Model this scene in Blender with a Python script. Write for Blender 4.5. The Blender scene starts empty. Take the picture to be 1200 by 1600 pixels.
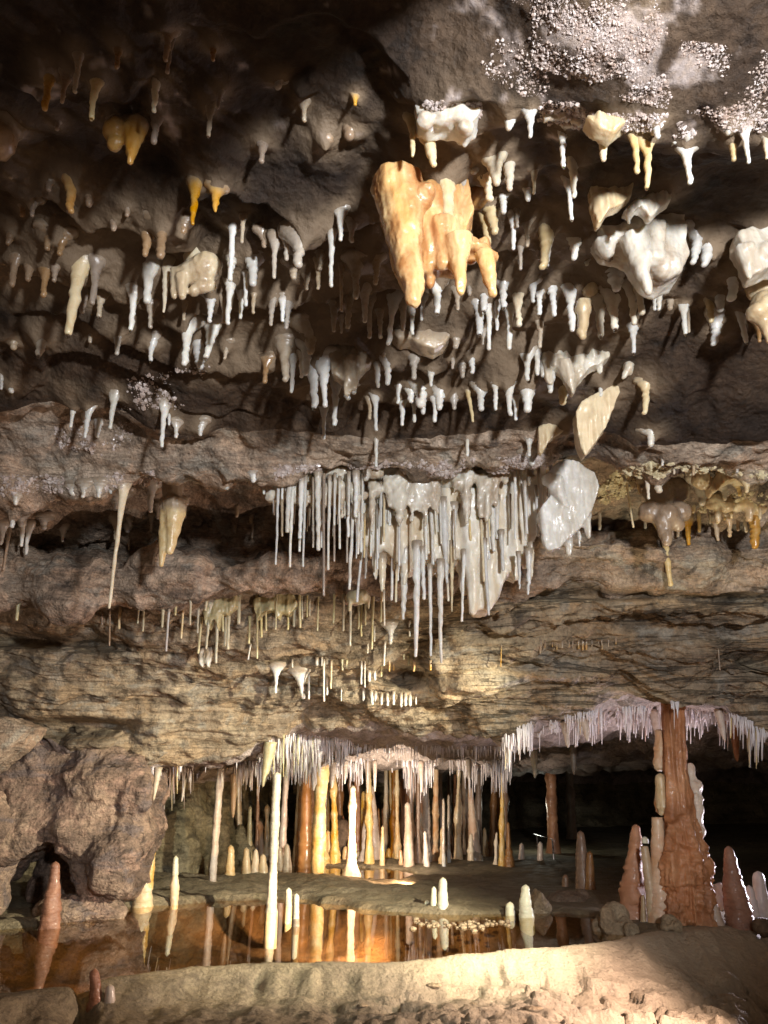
import bpy, bmesh, math, random
import numpy as np
from mathutils import Vector
from mathutils.bvhtree import BVHTree

random.seed(7); RNG = np.random.RandomState(11)
SC = bpy.context.scene
COL = SC.collection

# ------------------------------------------------------------------ camera
TH = math.radians(20.9); F = 1155.0; EYE = 1.0
CT, ST = math.cos(TH), math.sin(TH)
cam_d = bpy.data.cameras.new('camera'); cam = bpy.data.objects.new('camera', cam_d); COL.objects.link(cam)
cam.location = (0, 0, EYE); cam.rotation_euler = (math.pi / 2 + TH, 0, 0)
cam_d.sensor_fit = 'VERTICAL'; cam_d.sensor_height = 24.0; cam_d.sensor_width = 18.0
cam_d.lens = 24.0 * F / 1600.0; cam_d.clip_start = 0.02; cam_d.clip_end = 400
SC.camera = cam

def P(x, y, D):
    """point seen at photo position (x, y) that stands D metres ahead"""
    x = np.asarray(x, float); y = np.asarray(y, float); D = np.asarray(D, float)
    Yc = -(y - 800.0) / F
    fwd = CT - Yc * ST; up = ST + Yc * CT
    t = D / fwd
    return np.stack([(x - 600.0) / F * t, D + 0 * t, EYE + up * t], -1)
def G(x, y, z=0.0):
    """point on the level plane z under photo position (x, y)"""
    x = np.asarray(x, float); y = np.asarray(y, float)
    Yc = -(y - 800.0) / F
    fwd = CT - Yc * ST; up = ST + Yc * CT
    t = (z - EYE) / up
    return np.stack([(x - 600.0) / F * t, fwd * t, z + 0 * t], -1)
def depth_of(p):
    return p[1] * CT + (p[2] - EYE) * ST          # metres along the lens axis
def ray(x, y):
    Yc = -(y - 800.0) / F
    return Vector(((x - 600.0) / F, CT - Yc * ST, ST + Yc * CT)).normalized()

# ------------------------------------------------------------------ noise
def _hash(ix, iy, iz, seed):
    h = (ix * 374761393 + iy * 668265263 + iz * 2147483647 + seed * 974634777) & 0xffffffff
    h = ((h ^ (h >> 13)) * 1274126177) & 0xffffffff
    h = ((h ^ (h >> 15)) * 2246822519) & 0xffffffff
    return ((h ^ (h >> 16)) & 0xffffff) / float(0x1000000)
def vnoise(p, seed=0):
    p = np.asarray(p, float)
    i = np.floor(p).astype(np.int64); f = p - i
    u = f * f * f * (f * (f * 6 - 15) + 10)
    out = 0
    for dx in (0, 1):
        wx = u[..., 0] if dx else 1 - u[..., 0]
        for dy in (0, 1):
            wy = u[..., 1] if dy else 1 - u[..., 1]
            for dz in (0, 1):
                wz = u[..., 2] if dz else 1 - u[..., 2]
                out = out + wx * wy * wz * _hash(i[..., 0] + dx, i[..., 1] + dy, i[..., 2] + dz, seed)
    return out * 2 - 1
def fbm(p, octaves=5, seed=0, gain=0.5, lac=2.03):
    a, s, q = 1.0, 0, np.asarray(p, float)
    for k in range(octaves):
        s = s + a * vnoise(q, seed + k * 17); a *= gain; q = q * lac + 13.7
    return s
def ridged(p, octaves=4, seed=0, gain=0.5):
    a, s, q = 1.0, 0, np.asarray(p, float)
    for k in range(octaves):
        s = s + a * (1 - 2 * np.abs(vnoise(q, seed + k * 31))); a *= gain; q = q * 2.07 + 5.1
    return s
def sstep(a, b, x):
    t = np.clip((x - a) / (b - a + 1e-12), 0, 1); return t * t * (3 - 2 * t)
def seg_dist(pts, line):
    """distance of 2-D points to a polyline"""
    d = np.full(len(pts), 1e9)
    for a, b in zip(line[:-1], line[1:]):
        ab = b - a; L = max(1e-12, float(ab @ ab))
        t = np.clip(((pts - a) @ ab) / L, 0, 1)
        d = np.minimum(d, np.hypot(*(pts - a - t[:, None] * ab).T))
    return d
def inside(pts, poly):
    c = np.zeros(len(pts), bool); n = len(poly)
    for k in range(n):
        a, b = poly[k], poly[(k + 1) % n]
        m = (a[1] > pts[:, 1]) != (b[1] > pts[:, 1])
        xi = (b[0] - a[0]) * (pts[:, 1] - a[1]) / (b[1] - a[1] + 1e-15) + a[0]
        c ^= m & (pts[:, 0] < xi)
    return c
def sdf(pts, poly):
    """negative inside"""
    d = seg_dist(pts, np.vstack([poly, poly[:1]]))
    return np.where(inside(pts, poly), -d, d)

# ------------------------------------------------------------------ objects
def mesh_from(name, verts, faces, mat, smooth=True):
    me = bpy.data.meshes.new(name)
    me.from_pydata([tuple(v) for v in np.asarray(verts, float).tolist()] if isinstance(verts, np.ndarray) else verts, [],
                   faces.tolist() if isinstance(faces, np.ndarray) else faces)
    if smooth: me.polygons.foreach_set('use_smooth', [True] * len(me.polygons))
    for m in (mat if isinstance(mat, (list, tuple)) else [mat]): me.materials.append(m)
    me.update(); return me
def put(name, me, loc=(0, 0, 0), parent=None):
    o = bpy.data.objects.new(name, me); COL.objects.link(o); o.location = loc
    if parent is not None: o.parent = parent
    return o
def tag(o, label=None, cat=None, group=None, kind=None):
    for k, v in (('label', label), ('category', cat), ('group', group), ('kind', kind)):
        if v: o[k] = v
    return o
def thing(name, label, cat, loc=(0, 0, 0), group=None):
    return tag(put(name, None, loc), label, cat, group)

def ring_tube(pts, rad, seg=10, seed=0, lump=0.0, ell=1.0, flutes=0, fl_amp=0.0, wide=None):
    """a lathe-like tube along pts with closed ends"""
    pts = np.asarray(pts, float); rad = np.asarray(rad, float); n = len(pts)
    r_ = np.random.RandomState(seed)
    a = np.linspace(0, 2 * math.pi, seg, endpoint=False) + r_.rand() * 6
    R = np.repeat(rad[:, None], seg, 1)
    if lump:
        k1, k2 = r_.rand(2) * 6.28
        R = R * (1 + lump * (np.sin(2 * a + k1)[None] * 0.5 + 0.6 * r_.randn(n, 1) + 0.35 * r_.randn(n, seg)))
    if flutes:
        R = R * (1 + fl_amp * np.sin(flutes * a + r_.rand() * 6)[None])
    X_, Y_ = R * np.cos(a), R * ell * np.sin(a)
    if wide is not None:                        # a fin: stretched sideways along (ux, uy), more on one side
        u, ext, skew = wide; al = X_ * u[0] + Y_ * u[1]; k_ = al / (R + 1e-9)
        add = (ext[:, None] * k_ + skew[:, None] * (k_ + 1) * .5)
        X_ = X_ + add * u[0]; Y_ = Y_ + add * u[1]
    V = np.stack([pts[:, :1] + X_, pts[:, 1:2] + Y_, np.repeat(pts[:, 2:], seg, 1)], -1).reshape(-1, 3)
    V = np.vstack([V, pts[:1], pts[-1:]])
    k, j = np.meshgrid(np.arange(n - 1), np.arange(seg), indexing='ij')
    q = np.stack([k * seg + j, k * seg + (j + 1) % seg, (k + 1) * seg + (j + 1) % seg, (k + 1) * seg + j], -1).reshape(-1, 4)
    fs = q.tolist()
    for j in range(seg):
        fs.append([n * seg, (j + 1) % seg, j]); fs.append([n * seg + 1, (n - 1) * seg + j, (n - 1) * seg + (j + 1) % seg])
    # make the faces look outward whichever way the tube runs
    if pts[-1][2] > pts[0][2]: pass
    else: fs = [f[::-1] for f in fs]
    return V, fs

ICO = None
def ico(sub=1):
    global ICO
    bm = bmesh.new(); bmesh.ops.create_icosphere(bm, subdivisions=sub, radius=1.0)
    v = np.array([x.co[:] for x in bm.verts]); f = np.array([[w.index for w in x.verts] for x in bm.faces]); bm.free()
    return v, f
ICO1 = ico(1); ICO2 = ico(2); ICO3 = ico(3)

def fuse(parts, voxel, smooth=4, amp=0.0, fs=20.0, seed=0, sm_f=0.6):
    """melt closed shapes into one skin: voxel remesh, smoothing, then surface roughness"""
    V, Fc, o = [], [], 0
    for v, f in parts:
        V.append(np.asarray(v)); Fc += [[i + o for i in q] for q in (f.tolist() if isinstance(f, np.ndarray) else f)]; o += len(v)
    me = bpy.data.meshes.new('tmp'); me.from_pydata(np.vstack(V).tolist(), [], Fc)
    ob = bpy.data.objects.new('tmp', me); COL.objects.link(ob)
    m = ob.modifiers.new('r', 'REMESH'); m.mode = 'VOXEL'; m.voxel_size = voxel
    s = ob.modifiers.new('s', 'SMOOTH'); s.iterations = smooth; s.factor = sm_f
    dg = bpy.context.evaluated_depsgraph_get()
    ev = bpy.data.meshes.new_from_object(ob.evaluated_get(dg))
    n = len(ev.vertices); co = np.empty(n * 3); ev.vertices.foreach_get('co', co); co = co.reshape(-1, 3)
    no = np.empty(n * 3); ev.vertices.foreach_get('normal', no); no = no.reshape(-1, 3)
    fc = [list(p.vertices) for p in ev.polygons]
    bpy.data.objects.remove(ob); bpy.data.meshes.remove(me); bpy.data.meshes.remove(ev)
    if amp: co = co + no * (amp * fbm(co * fs, 4, seed))[:, None]
    return co, fc
def prism(outline, D, thick, dy=0.0, sub=1):
    """outline (photo positions) as a slab of real thickness standing D ahead"""
    o = P([p[0] for p in outline], [p[1] for p in outline], D)
    a = o + [0, -thick / 2, 0]; b = o + [0, thick / 2, 0]; n = len(o)
    c = o.mean(0)
    V = np.vstack([a, b, [c + [0, -thick * .62, 0]], [c + [0, thick * .62, 0]]])
    fs = [[2 * n, i, (i + 1) % n] for i in range(n)] + [[2 * n + 1, n + (i + 1) % n, n + i] for i in range(n)]
    fs += [[i, n + i, n + (i + 1) % n, (i + 1) % n] for i in range(n)]
    return V, fs
def cone(x0, y0, r0, x1, y1, r1, D, D1=None, seg=12, seed=0, n=7, pw=1.0, lump=0.04):
    """tapered round bar between two photo positions, radii in photo pixels"""
    a = P(x0, y0, D); b = P(x1, y1, D if D1 is None else D1)
    ka, kb = depth_of(a) / F, depth_of(b) / F
    s = np.linspace(0, 1, n)
    pts = a + (b - a) * s[:, None]
    r = r1 * kb + (r0 * ka - r1 * kb) * (1 - s) ** pw
    tip = b + (b - a) / (np.linalg.norm(b - a) + 1e-9) * r[-1] * .6
    pts = np.vstack([pts, tip]); r = np.append(r, r[-1] * .35)
    return ring_tube(pts, r, seg, seed, lump)
def ball(x, y, r, D, sq=(1, 1, 1), seed=0):
    c = P(x, y, D); k = depth_of(c) / F
    v = ICO2[0] * r * k * np.array(sq)
    return v + c, ICO2[1]
# ------------------------------------------------------------------ materials
class N:
    def __init__(s, name):
        s.m = bpy.data.materials.new(name); s.m.use_nodes = True
        s.t = s.m.node_tree; s.t.nodes.clear()
        s.out = s.n('ShaderNodeOutputMaterial'); s.p = s.n('ShaderNodeBsdfPrincipled')
        s.l(s.p.outputs[0], s.out.inputs[0])
        s.co = s.n('ShaderNodeTexCoord').outputs['Object']
    def n(s, t, **k):
        x = s.t.nodes.new(t)
        for a, b in k.items(): setattr(x, a, b)
        return x
    def l(s, a, b): s.t.links.new(a, b)
    def set(s, sock, v):
        if isinstance(v, bpy.types.NodeSocket): s.l(v, sock)
        else: sock.default_value = v
    def map(s, scale=(1, 1, 1), loc=(0, 0, 0), co=None):
        m = s.n('ShaderNodeMapping'); s.l(co or s.co, m.inputs['Vector'])
        m.inputs['Scale'].default_value = scale; m.inputs['Location'].default_value = loc
        return m.outputs[0]
    def noise(s, scale, detail=6, rough=.55, co=None, dist=0.0):
        x = s.n('ShaderNodeTexNoise'); s.l(co or s.co, x.inputs['Vector'])
        x.inputs['Scale'].default_value = scale; x.inputs['Detail'].default_value = detail
        x.inputs['Roughness'].default_value = rough; x.inputs['Distortion'].default_value = dist
        return x.outputs['Fac']
    def vor(s, scale, co=None, feat='F1', rnd=1.0):
        x = s.n('ShaderNodeTexVoronoi', feature=feat); s.l(co or s.co, x.inputs['Vector'])
        x.inputs['Scale'].default_value = scale; x.inputs['Randomness'].default_value = rnd
        return x.outputs['Distance']
    def ramp(s, fac, stops):
        r = s.n('ShaderNodeValToRGB'); s.l(fac, r.inputs[0]); e = r.color_ramp.elements
        while len(e) < len(stops): e.new(.5)
        for k, (p, c) in zip(e, stops):
            k.position = p; k.color = (*c, 1) if isinstance(c, tuple) else (c, c, c, 1)
        return r.outputs[0]
    def mix(s, fac, a, b, mode='MIX'):
        x = s.n('ShaderNodeMix', data_type='RGBA', blend_type=mode)
        s.set(x.inputs[0], fac)
        s.set(x.inputs[6], a if isinstance(a, bpy.types.NodeSocket) else (*a, 1))
        s.set(x.inputs[7], b if isinstance(b, bpy.types.NodeSocket) else (*b, 1))
        return x.outputs[2]
    def math(s, op, a, b=0.0):
        x = s.n('ShaderNodeMath', operation=op); s.set(x.inputs[0], a); s.set(x.inputs[1], b); return x.outputs[0]
    def attr(s, name):
        return s.n('ShaderNodeAttribute', attribute_name=name).outputs['Fac']
    def bump(s, h, strength=.5, dist=.02, prev=None):
        b = s.n('ShaderNodeBump'); s.l(h, b.inputs['Height'])
        b.inputs['Strength'].default_value = strength; b.inputs['Distance'].default_value = dist
        if prev is not None: s.l(prev, b.inputs['Normal'])
        return b.outputs[0]

def rock(name, dark, mid, light, strata=0.0, coat=None, grain=22.0, bump=.7, rough=(.5, .85), frost=None, scale=1.3, patch=None, attr_strata=False):
    m = N(name)
    big = m.noise(scale, 8, .6, dist=.4)
    c = m.ramp(big, [(.30, dark), (.47, mid), (.62, light), (.78, mid)])
    if patch:
        c = m.mix(m.ramp(m.noise(2.7, 6, .65, co=m.map((1, 1, 1.6), (5, 2, 9)), dist=.8), [(.50, 0.0), (.60, .8)]), c, patch[0])
        c = m.mix(m.ramp(m.noise(3.3, 6, .65, co=m.map((1, 1, 1.6), (1, 7, 3)), dist=.8), [(.52, 0.0), (.62, .75)]), c, patch[1])
    fine = m.noise(grain, 8, .7)
    c = m.mix(.75, c, m.ramp(fine, [(.28, .32), (.5, .9), (.72, 1.45)]), 'MULTIPLY')
    st_h = None
    if strata:
        s1 = m.noise(1.0, 6, .6, co=m.map((.6, .6, 8)), dist=.25)
        ck = m.ramp(m.noise(1.0, 7, .62, co=m.map((.4, .4, 5.0), (3, 1, 2)), dist=.3), [(.478, 1.0), (.492, .12), (.508, .12), (.522, 1.0)])
        ck2 = m.ramp(m.noise(1.0, 6, .65, co=m.map((.7, .7, 9), (7, 4, 1)), dist=.3), [(.485, 1.0), (.495, .3), (.505, .3), (.515, 1.0)])
        ck = m.math('MULTIPLY', ck, ck2)
        sf = m.math('MULTIPLY', m.attr('strat'), strata) if attr_strata else strata
        sf9 = m.math('MULTIPLY', sf, .9) if attr_strata else strata * .9
        c = m.mix(sf, c, m.ramp(s1, [(.33, (.22, .2, .19)), (.44, (.85, .83, .82)), (.55, (1.1, 1.06, 1.0)), (.7, (1.35, 1.3, 1.15))]), 'MULTIPLY')
        c = m.mix(sf9, c, ck, 'MULTIPLY')
        st_h = m.math('ADD', m.math('MULTIPLY', s1, .6), m.math('MULTIPLY', ck, .5))
    blot = m.noise(4.2, 7, .62, dist=1.0)                         # manganese stains
    c = m.mix(m.ramp(blot, [(.56, 0.0), (.66, .75)]), c, tuple(x * .35 for x in dark))
    if coat:                                                       # flowstone film where dripwater spreads
        film = m.mix(m.noise(9, 5), coat, tuple(x * .62 for x in coat))
        c = m.mix(m.attr('coat'), c, film)
    if frost:
        c = m.mix(m.attr('frost'), c, m.mix(m.ramp(m.noise(60, 4), [(.4, 0.0), (.6, 1.0)]), (.5, .4, .34), frost))
    m.l(c, m.p.inputs['Base Color'])
    v = m.vor(grain * 1.7); h = m.math('ADD', m.math('MULTIPLY', fine, 1.0), m.math('MULTIPLY', v, .45))
    nb = m.bump(m.noise(6.5, 10, .68), bump * .8, .09)
    if st_h is not None: nb = m.bump(st_h, .75 * strata, .07, nb)
    nb = m.bump(h, bump, .022, nb)
    if coat:
        sm = m.bump(m.noise(9, 6, .6), .5, .04); sm = m.bump(m.noise(42, 6, .65), .5, .012, sm)
        mv = m.n('ShaderNodeMix', data_type='VECTOR'); m.l(m.math('MULTIPLY', m.attr('coat'), .7), mv.inputs[0]); m.l(nb, mv.inputs[4]); m.l(sm, mv.inputs[5]); nb = mv.outputs[1]
    m.l(nb, m.p.inputs['Normal'])
    m.l(m.ramp(m.noise(7, 5), [(.35, rough[0]), (.65, rough[1])]), m.p.inputs['Roughness'])
    m.p.inputs['Specular IOR Level'].default_value = .35
    return m.m

def _sat(vary): return .8 if vary > .12 else .2
def calcite(name, a, b, stain=None, sss=.5, rough=(.22, .5), sc=14.0, bump=.25, vary=.25, coat=.15, radius=.03, root=None, streak=1.0, ring=0.0, rr=(-.05, .012)):
    m = N(name)
    oi = m.n('ShaderNodeObjectInfo')
    stc = m.map((1, 1, streak))
    c = m.mix(m.ramp(m.noise(sc, 5, .6, dist=.6, co=stc), [(.36, 0.0), (.64, 1.0)]), a, b)
    if stain is not None:
        blot = m.noise(sc * .55, 4, .6, dist=1.2, co=stc)
        c = m.mix(m.ramp(blot, [(.44, 0.0), (.62, .9)]), c, stain)
    hv = m.n('ShaderNodeHueSaturation'); m.l(c, hv.inputs['Color'])
    m.l(m.math('ADD', m.math('MULTIPLY', oi.outputs['Random'], vary * 1.2), 1 - vary * .9), hv.inputs['Value'])
    rs = m.math('FRACT', m.math('MULTIPLY', oi.outputs['Random'], 7.31))
    m.l(m.math('ADD', m.math('MULTIPLY', rs, _sat(vary)), 1 - _sat(vary) / 2), hv.inputs['Saturation'])
    cc = hv.outputs[0]
    if root is not None:                       # brown film over each root, with part of the root's shade painted in
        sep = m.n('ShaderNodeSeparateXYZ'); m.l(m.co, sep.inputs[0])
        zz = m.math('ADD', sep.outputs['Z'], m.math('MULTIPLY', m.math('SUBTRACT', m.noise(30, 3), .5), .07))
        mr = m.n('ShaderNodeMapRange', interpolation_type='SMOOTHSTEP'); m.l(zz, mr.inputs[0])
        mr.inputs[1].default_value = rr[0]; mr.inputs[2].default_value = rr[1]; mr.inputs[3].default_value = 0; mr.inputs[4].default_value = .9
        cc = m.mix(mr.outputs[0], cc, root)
    m.l(cc, m.p.inputs['Base Color'])
    m.p.inputs['Subsurface Weight'].default_value = sss
    m.p.inputs['Subsurface Radius'].default_value = (1.0, .72, .45)
    m.p.inputs['Subsurface Scale'].default_value = radius
    m.l(m.ramp(m.noise(sc * 2, 4), [(.35, rough[0]), (.65, rough[1])]), m.p.inputs['Roughness'])
    m.p.inputs['Coat Weight'].default_value = coat; m.p.inputs['Coat Roughness'].default_value = .12
    nb = m.bump(m.noise(sc * 1.3, 6, .6), bump, .02)
    nb = m.bump(m.noise(sc * 6, 5, .6), bump * .8, .004, nb)
    if ring: nb = m.bump(m.noise(sc * 1.2, 6, .65, co=m.map((1, 1, 5))), ring, .03, nb)
    m.l(nb, m.p.inputs['Normal'])
    return m.m

M = {}
M['ceil'] = rock('brown_limestone', (.018, .010, .006), (.052, .030, .017), (.105, .066, .039), coat=(.25, .18, .115), frost=(.50, .42, .39), bump=.9)
M['ledge'] = rock('grey_pink_limestone', (.10, .078, .064), (.35, .265, .195), (.62, .49, .375), strata=.4, grain=30, bump=.85, patch=((.54, .375, .26), (.42, .39, .33)), scale=2.0)
M['brow'] = rock('bedded_limestone', (.105, .08, .055), (.275, .215, .15), (.41, .335, .235), strata=.8, grain=30, bump=.5, attr_strata=True, patch=((.36, .26, .16), (.30, .28, .24)))
M['roof'] = rock('low_roof_limestone', (.14, .11, .095), (.34, .28, .25), (.48, .41, .38), grain=24)
M['wall'] = rock('purple_brown_limestone', (.11, .078, .066), (.34, .24, .18), (.58, .42, .305), strata=.3, grain=24, bump=1.1, patch=((.50, .33, .25), (.20, .165, .165)), scale=1.8)
M['backwall'] = rock('olive_limestone', (.09, .075, .045), (.20, .17, .10), (.30, .26, .17), strata=.3, grain=20)
M['boulder'] = rock('brown_boulder', (.07, .05, .035), (.17, .12, .08), (.28, .2, .14), grain=24)
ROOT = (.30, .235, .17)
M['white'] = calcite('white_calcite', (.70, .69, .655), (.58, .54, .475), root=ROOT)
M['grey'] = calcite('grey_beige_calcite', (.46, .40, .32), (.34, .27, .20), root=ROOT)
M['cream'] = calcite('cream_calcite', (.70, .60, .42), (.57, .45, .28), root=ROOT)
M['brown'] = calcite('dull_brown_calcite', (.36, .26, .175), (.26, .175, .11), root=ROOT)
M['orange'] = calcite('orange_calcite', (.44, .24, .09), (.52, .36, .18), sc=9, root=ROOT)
M['yellow'] = calcite('yellow_green_calcite', (.60, .56, .38), (.50, .44, .28))
M['orange_mass'] = calcite('orange_flowstone', (.80, .55, .26), (.66, .35, .10), stain=(.38, .14, .03), sc=9, streak=.35, sss=.45, radius=.05, vary=.0, coat=.3, rough=(.2, .5), bump=.5, root=(.30, .14, .04), rr=(-.08, .10))  # root tint: iron stain on the upper part, its shade painted in too
M['curtain'] = calcite('pale_curtain_flowstone', (.72, .63, .48), (.54, .42, .27), stain=(.74, .70, .62), sc=9, streak=.12, bump=.5, sss=.4, radius=.06, vary=0)
M['whiteblock'] = calcite('white_flowstone', (.69, .66, .585), (.56, .50, .395), sc=9, streak=.3, stain=(.40, .31, .22), sss=.5, radius=.05, vary=.05, coat=.25, rough=(.25, .55), bump=.5)
M['creamblock'] = calcite('cream_flowstone', (.68, .59, .41), (.56, .42, .24), stain=(.40, .28, .16), sc=9, streak=.3, sss=.45, radius=.05, vary=.1, coat=.2, bump=.5)
M['sheet'] = calcite('white_sheet_flowstone', (.72, .70, .66), (.56, .51, .43), sc=10, streak=.18, sss=.5, radius=.05, vary=0, coat=.35, rough=(.2, .45), bump=.5)
M['leaf'] = calcite('tan_leaf_flowstone', (.72, .60, .40), (.62, .48, .30), sc=9, sss=.3, radius=.04, vary=.05, bump=.4)
M['redcol'] = calcite('rusty_column_calcite', (.42, .185, .09), (.54, .29, .16), stain=(.24, .10, .045), sc=4.5, sss=.12, coat=.08, ring=.35, bump=1.0, vary=.1, rough=(.35, .7))
M['pinkcol'] = calcite('pinkish_column_calcite', (.62, .44, .32), (.50, .30, .17), stain=(.66, .56, .42), sc=5, sss=.15, bump=.8, vary=.2, ring=.35, coat=.1, rough=(.35, .7))
M['palecol'] = calcite('pale_green_column_calcite', (.66, .62, .46), (.50, .44, .29), sc=6, sss=.2, bump=.7, vary=.15, ring=.35)
M['greycol'] = calcite('grey_pink_column_calcite', (.62, .55, .48), (.46, .36, .29), sc=6, sss=.15, bump=.8, vary=.1, ring=.35)
M['browncol'] = calcite('brown_column_calcite', (.30, .17, .085), (.22, .115, .055), sc=5, sss=.1, bump=.8, vary=.3, ring=.35, coat=.1)
M['goldcol'] = calcite('golden_column_calcite', (.70, .52, .28), (.60, .38, .16), stain=(.72, .62, .42), sc=6, sss=.2, bump=.8, vary=.15, ring=.35)
M['crust'] = calcite('crystal_crust', (.56, .48, .44), (.36, .26, .21), sc=18, sss=.2, vary=0, rough=(.2, .5), bump=.6)
M['popcorn'] = calcite('cave_popcorn', (.66, .58, .36), (.52, .42, .25), sc=12, sss=.15, vary=0, bump=.6)

def m_floor():
    m = N('silty_flowstone_floor')
    big = m.noise(1.1, 8, .6, dist=.5)
    c = m.ramp(big, [(.3, (.20, .155, .10)), (.5, (.32, .265, .165)), (.68, (.45, .37, .25))])
    fine = m.noise(30, 8, .7)
    c = m.mix(.85, c, m.ramp(fine, [(.28, .4), (.5, .9), (.72, 1.4)]), 'MULTIPLY')
    c = m.mix(m.ramp(m.noise(5.5, 7, .65, dist=1.0), [(.5, 0.0), (.62, .7)]), c, (.12, .095, .06))
    pit = m.vor(34); c = m.mix(.45, c, m.ramp(pit, [(.0, 1.0), (.5, 1.0), (.8, .6)]), 'MULTIPLY')
    c = m.mix(m.math('MULTIPLY', m.attr('pale'), .75), c, m.mix(m.noise(4, 6, .6, co=m.map((2.2, 1, 1))), (.56, .45, .33), (.40, .31, .22)))
    mud = m.mix(m.noise(5, 6, .6), (.17, .135, .075), (.115, .09, .055))
    c = m.mix(m.attr('mud'), c, mud)
    silt = m.mix(m.ramp(m.noise(3.2, 6, .6, dist=.6), [(.35, 0.0), (.65, 1.0)]), (.055, .026, .008), (.17, .08, .024))
    c = m.mix(m.attr('bed'), c, silt)
    m.l(c, m.p.inputs['Base Color'])
    nb = m.bump(m.noise(7, 10, .68), .8, .07); nb = m.bump(fine, .8, .02, nb)
    nb = m.bump(m.vor(45), .5, .008, nb)
    m.l(nb, m.p.inputs['Normal'])
    m.l(m.ramp(m.noise(6, 5), [(.4, .55), (.62, .9)]), m.p.inputs['Roughness'])
    return m.m
M['floor'] = m_floor()

def m_water():
    m = N('still_pool_water')
    gl = m.n('ShaderNodeBsdfGlossy'); gl.inputs['Roughness'].default_value = .008
    tr = m.n('ShaderNodeBsdfTransparent'); tr.inputs[0].default_value = (.93, .80, .58, 1)
    nb = m.bump(m.noise(5, 2, .5, co=m.map((1, .5, 1))), .02, .01)
    m.l(nb, gl.inputs['Normal'])
    ge = m.n('ShaderNodeNewGeometry'); dt = m.n('ShaderNodeVectorMath', operation='DOT_PRODUCT'); m.l(nb, dt.inputs[0]); m.l(ge.outputs['Incoming'], dt.inputs[1])
    f5 = m.math('POWER', m.math('SUBTRACT', 1.0, m.math('ABSOLUTE', dt.outputs['Value'])), 5.0)
    fr = m.math('ADD', m.math('MULTIPLY', f5, .98), .02)          # Schlick reflectance, the same from both sides
    mx = m.n('ShaderNodeMixShader'); m.l(fr, mx.inputs[0]); m.l(tr.outputs[0], mx.inputs[1]); m.l(gl.outputs[0], mx.inputs[2])
    m.l(mx.outputs[0], m.out.inputs[0]); m.t.nodes.remove(m.p)
    return m.m
M['water'] = m_water()
def m_drop():
    m = N('water_drop'); m.p.inputs['Base Color'].default_value = (1, 1, 1, 1)
    m.p.inputs['Transmission Weight'].default_value = 1; m.p.inputs['Roughness'].default_value = .02; m.p.inputs['IOR'].default_value = 1.33
    return m.m
M['drop'] = m_drop()
def m_metal():
    m = N('brushed_steel_rail'); m.p.inputs['Base Color'].default_value = (.7, .7, .72, 1)
    m.p.inputs['Metallic'].default_value = 1; m.l(m.ramp(m.noise(40, 3), [(.4, .25), (.6, .45)]), m.p.inputs['Roughness'])
    return m.m
M['metal'] = m_metal()
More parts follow.
